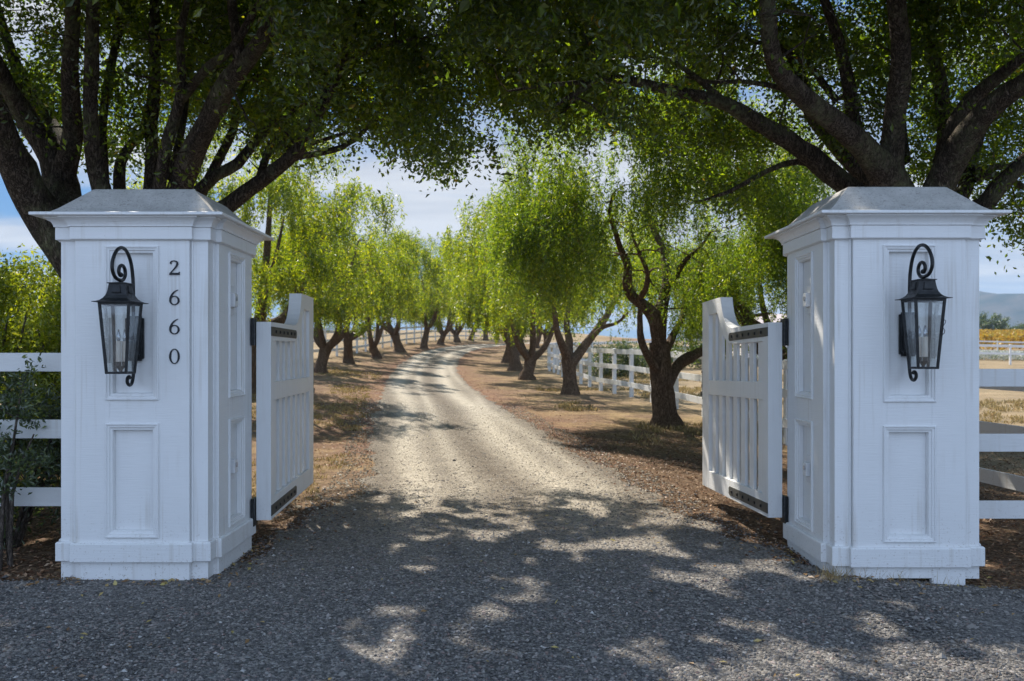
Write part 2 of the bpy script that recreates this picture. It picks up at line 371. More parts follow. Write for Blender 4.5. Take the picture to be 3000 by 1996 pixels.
warm = N.mix(N.ramp(N.noise(v, 2.2, 5, .65), [(.35, 0.0), (.7, 1.0)]), (.235, .188, .130, 1), (.375, .308, .218, 1))
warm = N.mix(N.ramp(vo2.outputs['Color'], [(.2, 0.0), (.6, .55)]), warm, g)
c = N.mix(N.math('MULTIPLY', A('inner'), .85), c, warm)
c = N.mix(N.math('MULTIPLY', A('track'), N.ramp(N.noise(v, 4.5, 4), [(.3, .45), (.7, .9)])), c, (.56, .495, .395, 1))
c = N.mix(N.math('MULTIPLY', A('middle'), N.ramp(N.noise(v, 6, 4), [(.35, .4), (.6, .95)])), c, (.135, .105, .076, 1))
en = N.ramp(N.math('ADD', N.math('MULTIPLY', N.noise(v, 5, 5, .75), 1.5), A('edge')), [(1.0, 0.0), (1.35, .85)])
c = N.mix(en, c, N.mix(N.noise(v, 30, 3), (.11, .08, .055, 1), (.26, .19, .13, 1)))
grit = N.ramp(N.noise(v, 26, 6, .85), [(.36, .45), (.5, 1.0), (.64, 1.45)])
c = N.mix(1.0, c, grit, 'MULTIPLY')
dist = N.math('SUBTRACT', 1.0, vor.outputs['Distance'])
h = N.math('ADD', dist, N.math('MULTIPLY', N.math('SUBTRACT', 1.0, vo2.outputs['Distance']), .5))
finish(N, c, .88, h, 1.0, .012, .25)
tag(link_mesh('driveway', me, m), 'pale gravel driveway with tyre tracks running between the gates and up the avenue', None, None, 'structure')

# loose gravel stones lying on the forecourt
def pebbles(n, xr, yr, smin, smax, name, matl, label, zoff=.012, cond=None, power=1.6):
    y = yr[0] + (yr[1]-yr[0])*RG.random(n)**power; x = (RG.random(n)*2-1)*np.minimum(y*.66+.3, xr)
    keep = cond(x, y); x, y = x[keep], y[keep]; n = len(x)
    s_ = smin*(smax/smin)**(RG.random(n)**1.7)
    z = hgt(x, y) + zoff + s_*.12
    oc = np.array([(1,0,0),(-1,0,0),(0,1,0),(0,-1,0),(0,0,1),(0,0,-1)], float)
    of = np.array([(0,2,4),(2,1,4),(1,3,4),(3,0,4),(2,0,5),(1,2,5),(3,1,5),(0,3,5)])
    a = RG.random(n)*6.283; ca, sa = np.cos(a), np.sin(a)
    Vv = oc[None] * (.7+.6*RG.random((n,6,1))) + .35*(RG.random((n,6,3))-.5)
    Vv = Vv * (s_[:,None,None]*np.stack([np.ones(n), .6+.35*RG.random(n), .35+.3*RG.random(n)], -1)[:,None,:])
    X = Vv[...,0]*ca[:,None]-Vv[...,1]*sa[:,None]; Yy = Vv[...,0]*sa[:,None]+Vv[...,1]*ca[:,None]
    Vv = np.stack([X+x[:,None], Yy+y[:,None], Vv[...,2]+z[:,None]], -1).reshape(-1, 3)
    F = (of[None] + 6*np.arange(n)[:,None,None]).reshape(-1, 3)
    o = link_mesh(name, np_mesh(name, Vv, F, False), matl)
    return tag(o, label, None, None, 'stuff')
m, N = mat('gravel_stones')
r = N.n('ShaderNodeNewGeometry').outputs['Random Per Island']
c = N.ramp(r, [(0, (.078, .074, .072)), (.3, (.13, .122, .115)), (.6, (.21, .19, .172)), (.85, (.28, .26, .235)), (.95, (.22, .15, .13)), (1, (.50, .48, .45))])
finish(N, c, .8, None, spec=.3); M_peb = m
pebbles(110000, 9, (3.4, 15), .007, .0165, 'gravel_stones', M_peb, 'loose grey gravel stones strewn over the shaded forecourt and drive', .012, lambda x, y: (road_d(x, y) > -.12) & (RG.random(len(x)) < 1 - .95*sstep(y, 6.5, 11)))

# ------------------------------------------------------------------ gate pillars
def plan(o, z, p=.035):
    h = .49 + o; m_ = .3775 + o; q = h + p
    pts = [(-m_,-q),(m_,-q),(m_,-h),(h,-h),(h,-m_),(q,-m_),(q,m_),(h,m_),(h,h),(m_,h),(m_,q),(-m_,q),(-m_,h),(-h,h),(-h,m_),(-q,m_),(-q,-m_),(-h,-m_),(-h,-h),(-m_,-h)]
    return [(x, y, z) for x, y in pts]
def sq(h, z): return [(-h,-h,z),(h,-h,z),(h,h,z),(-h,h,z)]
def gate_pillar(cx, cy, zmap, label, gapped):
    t = thing('gate_pillar', label, 'gate pillar', (cx, cy, 0), 0, 'white panelled pillars either side of the drive')
    Z = zmap
    core = -.004
    MB().loft([plan(0, -.22 if not gapped else -.012, core), plan(0, Z(2.30), core)]).build('body', M_paint, t, .003)
    # boarded faces: stiles and rails standing proud of the core, panels let in
    face = MB(); mould = []
    for k in range(4):
        Rk = Matrix.Rotation(k*math.pi/2, 4, 'Z'); face.M = Rk
        y0, y1 = -.525, -.4865; a = .1515; w_ = .3775
        zb = -.22 if not gapped else (-.085 if k == 0 else -.12)
        face.box(-w_, -a, y0, y1, zb if not gapped else -.02, Z(2.29)); face.box(a, w_, y0, y1, zb, Z(2.29))
        for z0, z1 in ((zb if not gapped else .0, Z(.319)), (Z(1.024), Z(1.231)), (Z(2.199), Z(2.29))): face.box(-a, a, y0, y1, z0, z1)
        for z0, z1 in ((.293, 1.051), (1.204, 2.225)):
            mb = MB(); mb.M = Rk; z0, z1 = Z(z0), Z(z1); loops = []
            for ins, hh in ((0,-.001),(0,.010),(.005,.014),(.012,.012),(.014,.006),(.026,.005),(.029,.0),(.031,-.004),(.044,-.006),(.046,-.014),(.0485,-.0375)):
                hw = .1775 - ins; yy = y0 - hh
                loops.append([(-hw,yy,z0+ins),(hw,yy,z0+ins),(hw,yy,z1-ins),(-hw,yy,z1-ins)])
            mb.loft(loops, False, False); mould.append(mb)
    face.M = Matrix(); face.build('face_boards', M_paint, t, .002)
    for mb in mould: mb.build('panel_moulding', M_paint, t)
    bead = MB()
    for k in range(4):
        bead.M = Matrix.Rotation(k*math.pi/2, 4, 'Z')
        for sx in (-1, 1): bead.tube([(sx*.387, -.494, .2), (sx*.387, -.494, Z(2.27))], .008, 6)
    bead.build('corner_bead', M_paint, t)
    MB().loft([plan(.026, Z(.135)), plan(.026, Z(.255)), plan(.018, Z(.262))]).build('base_band', M_paint, t, .003)
    MB().loft([plan(.010, Z(2.262)), plan(.026, Z(2.269)), plan(.026, Z(2.347)), plan(.020, Z(2.35))]).build('frieze', M_paint, t, .002)
    prof = [(.021,2.349),(.034,2.352),(.034,2.358),(.036,2.366),(.042,2.378),(.052,2.391),(.066,2.401),(.078,2.406),(.078,2.414)]
    MB().loft([plan(o_, Z(z_)) for o_, z_ in prof]).build('crown_moulding', M_paint, t)
    MB().loft([sq(.622, Z(2.4145)), sq(.63, Z(2.418)), sq(.63, Z(2.434)), sq(.622, Z(2.4375))]).build('cap_slab', M_paint, t, .001)
    MB().loft([sq(.575, Z(2.4378)), sq(.545, Z(2.447)), sq(.50, Z(2.481)), sq(.43, Z(2.549)), sq(.345, Z(2.632)), sq(.333, Z(2.638)), sq(.30, Z(2.642))]).build('cap_roof', M_cap, t)
    return t
pL = gate_pillar(-2.469, 6.22, lambda z: z, 'white panelled gate pillar carrying the house number, left of the drive', False)
ZR = lambda z: .209 + (z - .261)*1.0365
pR = gate_pillar(2.721, 6.315, ZR, 'white panelled gate pillar without a number, right of the drive', True)

# house number
def stroke(pts, wid, n=40, closed=False):
    """variable width ribbon along a Catmull-Rom line in x,z"""
    P_ = [Vector((p[0], p[1])) for p in pts]; out = []; ws = []; m_ = len(P_); segs = m_ if closed else m_-1
    for i in range(segs):
        g = (lambda k: P_[k % m_]) if closed else (lambda k: P_[max(0, min(m_-1, k))])
        h_ = (lambda k: wid[k % m_]) if closed else (lambda k: wid[max(0, min(m_-1, k))])
        for q in range(8):
            s_ = q/8; a, b, c_, d_ = g(i-1), g(i), g(i+1), g(i+2)
            out.append(.5*((2*b)+(c_-a)*s_+(2*a-5*b+4*c_-d_)*s_*s_+(3*b-a-3*c_+d_)*s_**3)); ws.append(h_(i)*(1-s_)+h_(i+1)*s_)
    if not closed: out.append(P_[-1]); ws.append(wid[-1])
    Lp, Rp = [], []; M_ = len(out)
    for i in range(M_):
        a, b = (out[(i-1) % M_], out[(i+1) % M_]) if closed else (out[max(0, i-1)], out[min(M_-1, i+1)])
        t_ = (b-a).normalized(); nn = Vector((-t_.y, t_.x)); Lp.append(out[i]+nn*ws[i]/2); Rp.append(out[i]-nn*ws[i]/2)
    return Lp, Rp
def ribbon(mb, pts, wid, closed=False, y0=-.007, y1=0.0):
    Lp, Rp = stroke(pts, wid, closed=closed); n = len(Lp); vs = []
    for i in range(n): vs += [(Lp[i].x, y0, Lp[i].y), (Rp[i].x, y0, Rp[i].y), (Rp[i].x, y1, Rp[i].y), (Lp[i].x, y1, Lp[i].y)]
    fs = []
    for i in range(n if closed else n-1):
        j = (i+1) % n
        for a, b in ((0,1),(1,2),(2,3),(3,0)): fs.append((4*i+a, 4*i+b, 4*j+b, 4*j+a))
    if not closed: fs += [(3,2,1,0), (4*n-4, 4*n-3, 4*n-2, 4*n-1)]
    mb.add(vs, fs)
def digit(ch, z, label):
    mb = MB()
    if ch == '0':
        ribbon(mb, [(.0285*math.cos(a), .0475*math.sin(a)) for a in [k*math.pi/8 for k in range(16)]],
               [.013-.0075*abs(math.sin(k*math.pi/8))**1.5 for k in range(16)], True)
    elif ch == '6':
        ribbon(mb, [(.0275*math.cos(a), -.0195+.028*math.sin(a)) for a in [k*math.pi/8 for k in range(16)]],
               [.0125-.0065*abs(math.sin(k*math.pi/8))**1.5 for k in range(16)], True)
        ribbon(mb, [(.024,.0505),(.010,.044),(-.006,.032),(-.019,.014),(-.0272,-.006),(-.0275,-.020)], [.003,.006,.009,.0115,.012,.010], y0=-.0068)
    else:
        ribbon(mb, [(-.026,.031),(-.024,.040),(-.012,.0475),(.004,.0475),(.017,.040),(.0185,.027),(.012,.012),(-.006,-.010),(-.031,-.0375)], [.009,.007,.006,.007,.011,.0125,.0115,.008,.006])
        mb.prism([(-.034,-.0375),(-.031,-.0305),(.027,-.0305),(.031,-.024),(.035,-.024),(.0345,-.0445),(-.034,-.0445)], -.0072, 0)
        ribbon(mb, [(-.0285,.0325),(-.0255,.0325),(-.0225,.0325),(-.0225,.0322)], [.003,.0115,.0115,.003], y0=-.0066)
    o = mb.build('house_number', M_num, None); o.location = (-2.188, 5.6945, z)
    return tag(o, label, 'house number', 'black house numerals on the left pillar')
digit('2', 2.078, 'black metal numeral 2, top of the column of house numbers')
digit('6', 1.884, 'black metal numeral 6 directly under the 2 on the pillar')
digit('6', 1.691, 'black metal numeral 6 directly above the 0 on the pillar')
digit('0', 1.4946, 'black metal numeral 0, bottom of the column of house numbers')

# gate sensors let into the inward side panels
def sensor(X, sgn, yc, zc, label):
    t = thing('gate_sensor', label, 'sensor', (X, yc, zc), 0, 'white beam sensors on the pillar sides')
    a = lambda p, q: (min(p*sgn, q*sgn), max(p*sgn, q*sgn))
    x0, x1 = a(0, .012); MB().box(x0, x1, -.055, .055, -.10, .10).build('mounting_plate', M_plastic, t, .003)
    x0, x1 = a(.012, .045); MB().box(x0, x1, -.035, .04, -.05, .05).build('sensor_box', M_plastic, t, .006)
    MB().tube([(.044*sgn, 0, .01), (.050*sgn, 0, .01)], .017, 16).build('lens', M_lens, t)
sensor(-1.967, 1, 6.15, 1.895, 'small white beam sensor high on the side of the numbered pillar')
sensor(-1.967, 1, 6.15, .71, 'small white beam sensor low on the side of the numbered pillar')
sensor(2.219, -1, 6.25, ZR(1.895), 'small white beam sensor high on the side of the right pillar')
sensor(2.219, -1, 6.25, ZR(.71), 'small white beam sensor low on the side of the right pillar')

# lanterns
def sq2(h, z, cy=0): return [(-h,cy-h,z),(h,cy-h,z),(h,cy+h,z),(-h,cy+h,z)]
def lantern(X, Yc, dz, label):
    t = thing('wall_lantern', label, 'lantern', (X, Yc, dz), 0, 'black carriage lanterns on the pillars')
    wall = .213                     # panel surface relative to the lantern centre
    zt, zb, ht, hb = 1.838, 1.383, .1, .068
    roof = [(.127,1.837),(.127,1.841),(.108,1.8445),(.092,1.852),(.078,1.865),(.067,1.884),(.0605,1.905),(.056,1.93),(.0525,1.958)]
    MB().loft([sq2(h, z) for h, z in roof]).build('roof', M_iron, t)
    MB().loft([sq2(.061, 1.958), sq2(.061, 1.963), sq2(.03, 1.968), sq2(.012, 1.972)]).build('top_plate', M_iron, t)
    for k in range(4):
        v_ = MB(); v_.M = Matrix.Rotation(k*math.pi/2, 4, 'Z')
        v_.add([(-.026,-.0665,1.903),(.026,-.0665,1.903),(.020,-.0595,1.946),(-.020,-.0595,1.946),(-.026,-.056,1.903),(.026,-.056,1.903),(.020,-.05,1.946),(-.020,-.05,1.946)],
               [(0,1,2,3),(0,4,5,1),(1,5,6,2),(2,6,7,3),(3,7,4,0)])
        v_.box(-.03,.03,-.0705,-.06,1.898,1.9025)
        v_.build('roof_vent', M_iron, t, .001)
    fr = MB()
    for k in range(4):
        fr.M = Matrix.Rotation(k*math.pi/2, 4, 'Z'); b = .0075
        L_ = lambda h, z, bb: [(-h-.001,-h-.001,z),(-h+2*bb,-h-.001,z),(-h+2*bb,-h+2*bb,z),(-h-.001,-h+2*bb,z)]
        fr.loft([L_(hb, zb, b*.9), L_(ht, zt, b)])
        fr.box(-ht+.014, ht-.014, -ht, -ht+.010, zt-.017, zt-.0005); fr.box(-hb+.013, hb-.013, -hb-.002, -hb+.010, zb, zb+.014)
    fr.M = Matrix(); fr.box(-.062, .062, -.062, .062, zb+.001, zb+.005); fr.build('frame', M_iron, t, .0008)
    for k in range(4):
        g_ = MB(); g_.M = Matrix.Rotation(k*math.pi/2, 4, 'Z'); f = .006
        g_.add([(-hb+f,-hb+f,zb+.012),(hb-f,-hb+f,zb+.012),(ht-f,-ht+f,zt-.014),(-ht+f,-ht+f,zt-.014)], [(0,1,2,3)])
        g_.build('pane', M_glass, t)
    # candles
    cup = MB(); cup.tube([(0,0,zb+.004),(0,0,zb+.02),(0,0,zb+.032),(0,0,zb+.045),(0,0,zb+.05)], [.014,.010,.018,.03,.034], 14)
    for k in range(3):
        a = k*2.094+.5; x, y = .023*math.cos(a), .023*math.sin(a); cup.tube([(x,y,zb+.05),(x,y,zb+.078)], .0155, 12)
    cup.build('candle_holder', M_iron, t)
    for k in range(3):
        a = k*2.094+.5; x, y = .023*math.cos(a), .023*math.sin(a)
        c_ = MB().tube([(x,y,zb+.078),(x,y,zb+.209)], .0155, 14).build('candle', M_candle, t)
        MB().tube([(x,y,zb+.209),(x,y,zb+.222),(x,y,zb+.24),(x,y,zb+.262),(x,y,zb+.285)], [.007,.012,.0135,.008,.001], 12).build('bulb', M_bulb, c_, smooth=True)
    # scroll bracket in the plane square to the wall
    def cr(pts, n=7):
        o_ = []
        for i in range(len(pts)-1):
            a, b, c_, d_ = (Vector(pts[max(0,i-1)]), Vector(pts[i]), Vector(pts[i+1]), Vector(pts[min(len(pts)-1,i+2)]))
            for q in range(n):
                s_ = q/n; o_.append(.5*((2*b)+(c_-a)*s_+(2*a-5*b+4*c_-d_)*s_*s_+(3*b-a-3*c_+d_)*s_**3))
        o_.append(Vector(pts[-1])); return o_
    sc_ = [(0,.188,1.50),(0,.188,1.80),(0,.188,1.93),(0,.178,2.03),(0,.145,2.12),(0,.085,2.178),(0,.015,2.192),(0,-.055,2.165),(0,-.108,2.105),(0,-.118,2.045),(0,-.085,2.00),(0,-.03,1.983),
           (0,.03,1.986),(0,.062,2.012),(0,.066,2.045),(0,.045,2.072),(0,.012,2.078),(0,-.018,2.062),(0,-.027,2.036),(0,-.012,2.016),(0,.006,2.018)]
    pts = cr(sc_); MB().tube(pts, [.0115]*(len(pts)-8)+[.0125,.0135,.0145,.0155,.0165,.017,.016,.012], 10).build('scroll_bracket', M_iron, t, smooth=True)
    tl = [(0,.188,1.52),(0,.19,1.42),(0,.187,1.365),(0,.165,1.318),(0,.128,1.306),(0,.098,1.325),(0,.100,1.352),(0,.125,1.362),(0,.135,1.348)]
    pts = cr(tl); MB().tube(pts, [.011]*(len(pts)-6)+[.0125,.0135,.0145,.015,.014,.01], 10).build('bracket_tail', M_iron, t, smooth=True)
    bp = MB()
    for o_, y0 in ((0, wall-.010), (.010, wall-.017), (.022, wall-.026)):
        hx, z0, z1, n_ = .062-o_, 1.465+o_, 1.762-o_, .016
        bp.prism([(-hx+n_,z0),(hx-n_,z0),(hx-n_,z0+n_*.6),(hx,z0+n_),(hx,z1-n_),(hx-n_,z1-n_*.6),(hx-n_,z1),(-hx+n_,z1),(-hx+n_,z1-n_*.6),(-hx,z1-n_),(-hx,z0+n_),(-hx+n_,z0+n_*.6)], y0, wall+.004 if o_ == 0 else wall-.008)
    bp.box(-.012, .012, .09, wall-.02, 1.60, 1.625)
    bp.build('back_plate', M_iron, t, .001)
    MB().tube([(.088,-.090,1.70),(.096,-.097,1.694),(.094,-.099,1.68),(.087,-.091,1.665),(.084,-.088,1.65),(.092,-.095,1.63),(.090,-.094,1.615),(.080,-.084,1.60)], .0022, 6).build('latch_hook', M_iron, t)
    return t
lantern(-2.461, 5.505, 0, 'black glazed carriage lantern on the pillar with the number')
lantern(2.7215, 5.60, .03, 'black glazed carriage lantern on the right pillar without a number')

# ------------------------------------------------------------------ gates
def gate(hx, hy, ang, sgn, sag, label):
    """local: x along the gate from the hinge, y = thickness (0 drive face .. .118), z up. sgn=-1 mirrors the thickness"""
    t = thing('wooden_gate', label, 'gate', (hx, hy, 0), 0, 'pair of open white entrance gates')
    t.rotation_euler = (0, 0, ang)
    Tm = Matrix(); Tm[2][0] = -sag/1.975
    def B(): b = MB(); b.M = Tm; return b
    T = .112*sgn; a = lambda p, q: (min(p, q), max(p, q))
    y0, y1 = a(0, T)
    B().box(0, .135, y0, y1, .236, 1.7585).build('hinge_stile', M_paintv, t, .003)
    B().box(1.735, 1.975, y0, y1, .236, 2.073).build('lock_stile', M_paintv, t, .003)
    B().box(.1352, 1.7348, y0, y1, .2362, .405).build('bottom_rail', M_paint, t, .003)
    ym0, ym1 = a(.002*sgn, T-.002*sgn)
    B().box(.1352, 1.7348, ym0, ym1, 1.153, 1.294).build('middle_rail', M_paint, t, .003)
    top = [(.1352,1.759),(.95,1.765),(1.04,1.775),(1.11,1.797),(1.17,1.832),(1.22,1.875),(1.26,1.925),(1.29,1.98),(1.31,2.03),(1.32,2.071),(1.7348,2.073)]
    bot = [(.1352,1.616),(.93,1.622),(1.06,1.636),(1.15,1.664),(1.23,1.712),(1.30,1.775),(1.36,1.845),(1.40,1.90),(1.43,1.925),(1.46,1.933),(1.7348,1.933)]
    r_ = B(); vs = []; fs = []
    for (xa, za), (xb, zb_) in zip(top, bot): vs += [(xa,y0,za),(xb,y0,zb_),(xb,y1,zb_),(xa,y1,za)]
    for i in range(len(top)-1):
        for p, q in ((0,1),(1,2),(2,3),(3,0)): fs.append((4*i+p, 4*i+q, 4*i+4+q, 4*i+4+p))
    fs += [(0,3,2,1), tuple(4*len(top)-4+k for k in range(4))]
    r_.add(vs, fs); r_.build('swept_top_rail', M_paint, t, .002)
    zt = lambda x: np.interp(x, [p[0] for p in bot], [p[1] for p in bot])
    n = 7; pitch = 1.5996/n
    for k in range(n):
        x0 = .1352 + pitch*k + .057; x1 = x0 + .115
        f0, f1 = a(.022*sgn, .046*sgn)
        B().box(x0, x1, f0, f1, .39, 1.17).build('picket', M_paintv, t, .002)
        pt = B(); zz = [float(zt(x0))+.02, float(zt(x1))+.02]
        pt.add([(x0,f0,1.28),(x1,f0,1.28),(x1,f1,1.28),(x0,f1,1.28),(x0,f0,zz[0]),(x1,f0,zz[1]),(x1,f1,zz[1]),(x0,f1,zz[0])],
               [(0,3,2,1),(4,5,6,7),(0,1,5,4),(1,2,6,5),(2,3,7,6),(3,0,4,7)])
        pt.build('picket', M_paintv, t, .002)
    for k in range(n+1):
        xa = max(.1354, .1352+pitch*k-.062); xb = min(1.7346, .1352+pitch*k+.062)
        f0, f1 = a(.074*sgn, .090*sgn)
        B().box(xa, xb, f0, f1, .40, 1.16).build('back_slat', M_paintv, t, .001)
        B().box(xa, xb, f0, f1, 1.285, 1.488).build('back_slat', M_paintv, t, .001)
    for zc, dz_ in ((1.687, .036), (.308, .040)):
        st = B(); e0, e1 = a(-.006*sgn, .0015*sgn)
        st.prism([(.002,zc-dz_),(1.02,zc-dz_),(1.045,zc-dz_*.6),(1.045,zc+dz_*.6),(1.02,zc+dz_),(.002,zc+dz_)], e0, e1)
        so_ = st.build('strap_hinge', M_strap, t, .001)
        for q in range(6):
            x = .16 + q*.158; b_ = B(); e0, e1 = a(-.015*sgn, -.005*sgn); b_.box(x-.016, x+.016, e0, e1, zc-.012, zc+.012); b_.build('bolt', M_iron, so_, .002)
        hb_ = B(); e0, e1 = a(T+.004*sgn, T+.030*sgn)
        hb_.box(-.05, .06, e0, e1, zc-.11, zc+.10); hb_.build('hinge_block', M_iron, t, .002)
    lt = B(); e0, e1 = a(.0*sgn, .05*sgn)
    lt.box(1.976, 1.990, e0, e1, 1.10, 1.38); lt.box(1.976, 2.06, a(.01*sgn,.035*sgn)[0], a(.01*sgn,.035*sgn)[1], 1.365, 1.385)
    lt.box(1.990, 2.055, a(.0*sgn,.035*sgn)[0], a(.0*sgn,.035*sgn)[1], 1.125, 1.175); lt.box(1.990, 2.02, a(.0*sgn,.02*sgn)[0], a(.0*sgn,.02*sgn)[1], 1.22, 1.25)
    lt.build('latch', M_iron, t, .002)
    return t
gate(-1.797, 6.60, math.pi/2 + .0575, 1, 0.0, 'open white picket gate with swept top, hinged on the numbered pillar')
gate(2.048, 6.70, math.pi/2 + .030, -1, .04, 'open white picket gate with swept top and black latch, hinged on the right pillar')

# ------------------------------------------------------------------ fences
def fence(pts, label, group=None, hz=1.37, post=.105, rails=(1.28, .82, .35), rh=.14, offs=.065, zf=None, posts=True, name='rail_fence'):
    zf = zf or H
    t = thing(name, label, 'fence', (pts[0][0], pts[0][1], zf(*pts[0])), 0, group); O = Vector(t.location)
    for i, (x, y) in enumerate(pts):
        z = zf(x, y)
        j = pts[min(i+1, len(pts)-1)]; k = pts[max(i-1, 0)]; an = math.atan2(j[1]-k[1], j[0]-k[0])
        if posts:
            b = MB(); b.M = Matrix.Translation(Vector((x, y, z)) - O) @ Matrix.Rotation(an, 4, 'Z'); h = post/2
            b.box(-h, h, -h, h, -.3, hz-.012); b.add([(-h,-h,hz-.012),(h,-h,hz-.012),(h,h,hz-.012),(-h,h,hz-.012),(0,0,hz+.006)], [(0,1,4),(1,2,4),(2,3,4),(3,0,4)])
            b.build('post', M_rail, t, .004 if y < 30 else 0)
    for i in range(len(pts)-1):
        (xa, ya), (xb, yb) = pts[i], pts[i+1]; za, zb_ = zf(xa, ya), zf(xb, yb)
        d = Vector((xb-xa, yb-ya)); Lh = d.length; d.normalize(); nn = Vector((-d.y, d.x))*offs
        for rz_ in rails:
            b = MB(); q = rnd.uniform(-.008, .008); vs = []
            for (x, y, z) in ((xa, ya, za), (xb, yb, zb_)):
                for s_ in (-.012, .012):
                    for zz in (-rh/2, rh/2):
                        e = -.02 if (x, y) == (xa, ya) else -.001
                        vs.append(Vector((x+nn.x*(1+s_/offs)+d.x*0, y+nn.y*(1+s_/offs), z+rz_+zz+q)) - O)
            b.add([tuple(v_) for v_ in vs], [(0,1,3,2),(4,6,7,5),(0,4,5,1),(2,3,7,6),(1,5,7,3),(0,2,6,4)])
            b.build('rail', M_rail, t, .002 if ya < 30 else 0)
    return t
FG = 'white post and rail fences'
# short wings either side of the pillars
fence([(-6.6, 6.25), (-5.35, 6.25), (-2.95, 6.25)], 'white three rail fence running left from the numbered pillar through the shrub', FG, rails=(1.445, .967, .476), offs=-.05, rh=.134, zf=lambda x, y: 0.0, hz=1.5)
fence([(3.22, 6.35), (5.2, 6.35), (7.4, 6.35)], 'white three rail fence running right from the right pillar', FG, rails=(1.345, .8625, .365), offs=-.05, rh=.13, zf=lambda x, y: 0.0, hz=1.42)
fence([(4.9, 7.4), (4.72, 9.5), (4.6, 11.6), (4.5, 13.7), (4.35, 15.9), (4.2, 18.1), (4.03, 20.3), (3.82, 22.3), (3.58, 24.4), (3.30, 26.0), (3.07, 27.6), (2.90, 29.5), (2.78, 31.6), (2.68, 33.6), (2.58, 35.6), (2.50, 37.6), (2.44, 39.6), (2.36, 41.6), (2.25, 43.6), (2.3, 45.6), (2.8, 47.4)],
      'long white three rail fence along the right side of the drive behind the pepper trees', FG, hz=1.37)
fence([(2.9, 47.6), (5.0, 49.5), (7.2, 51.5), (9.4, 53.5), (11.6, 55.5), (13.8, 57.5), (16.0, 59.5), (18.2, 61.5)], 'white fence climbing away to the right beyond the bend, behind the low shrub', FG, hz=1.4)
fence([(-9.4, 22), (-9.5, 25), (-9.5, 28), (-9.45, 30.5), (-9.4, 33), (-9.3, 35.5), (-9.2, 38), (-9.1, 40.5), (-9.0, 43), (-8.9, 45.5), (-8.8, 48), (-8.7, 50.5), (-8.6, 53), (-8.5, 56), (-8.4, 59), (-8.2, 62), (-8.0, 65), (-7.8, 68), (-7.5, 71), (-7.2, 74), (-6.9, 77), (-6.5, 80), (-6.1, 83), (-5.6, 86.5), (-5.0, 90), (-4.3, 94), (-3.5, 98), (-2.5, 103), (-1.2, 108)],
      'long white three rail fence behind the left row of pepper trees', FG, hz=1.5)
fence([(44, 84), (47.5, 83), (51, 82), (54.5, 81), (58, 80)], 'small white paddock fence in front of the yellow vines', FG, hz=1.4, rails=(1.3, .85, .4))
fence([(29.5, 55), (32, 54.5), (34.5, 54), (37, 53.5)], 'distant white fence beside the strip of white blossom', FG, hz=1.3, rails=(1.2, .7))

# ------------------------------------------------------------------ vegetation generators
def tubes_np(paths, nside=7, rough=0.0, seed=0):
    """paths: list of (pts (k,3), radii (k,)) -> V,F"""
    Vs, Fs, off = [], [], 0
    for pts, rad in paths:
        pts = np.asarray(pts, float); rad = np.asarray(rad, float); k = len(pts)
        ns = nside if rad.max() > .03 else (5 if rad.max() > .012 else 3)
        if rad.max() > .09: ns = max(nside, 16)
        tan = np.gradient(pts, axis=0); tan /= np.linalg.norm(tan, axis=1)[:,None] + 1e-9
        ref = np.array([0, 0, 1.]) if abs(tan[0][2]) < .9 else np.array([1., 0, 0])
        u_ = np.cross(tan[0], ref); u_ /= np.linalg.norm(u_); ang = np.arange(ns)*2*np.pi/ns; rings = []
        for i in range(k):
            u_ = u_ - tan[i]*u_.dot(tan[i]); u_ /= np.linalg.norm(u_); v_ = np.cross(tan[i], u_)
            rings.append(pts[i] + rad[i]*(np.cos(ang)[:,None]*u_ + np.sin(ang)[:,None]*v_))
        Vv = np.concatenate(rings)
        if rough and rad.max() > .03:
            rr = np.repeat(rad, ns)[:,None]; cen = np.repeat(pts, ns, 0)
            q = (vnoise3(Vv*np.array([7., 7., 3.]) + seed) - .5)*.9 + (vnoise3(Vv*np.array([22., 22., 5.]) + seed+9) - .5)*.5
            Vv = cen + (Vv-cen)*(1 + rough*q[:,None])
        i = np.arange(k-1)[:,None]*ns; j = np.arange(ns)[None,:]; j2 = (j+1) % ns
        Fs.append(np.stack([i+j, i+j2, i+ns+j2, i+ns+j], -1).reshape(-1, 4) + off); Vs.append(Vv); off += len(Vv)
    return np.concatenate(Vs), np.concatenate(Fs)
def resample(pts, rad, step):
    pts = np.asarray(pts, float); rad = np.asarray(rad, float)
    n = len(pts); out, ro = [], []
    for i in range(n-1):
        a, b, c_, d_ = pts[max(0,i-1)], pts[i], pts[i+1], pts[min(n-1,i+2)]
        m_ = max(2, int(np.linalg.norm(c_-b)/step))
        for q in range(m_):
            s_ = q/m_; out.append(.5*((2*b)+(c_-a)*s_+(2*a-5*b+4*c_-d_)*s_*s_+(3*b-a-3*c_+d_)*s_**3)); ro.append(rad[i]*(1-s_)+rad[i+1]*s_)
    out.append(pts[-1]); ro.append(rad[-1]); return np.array(out), np.array(ro)
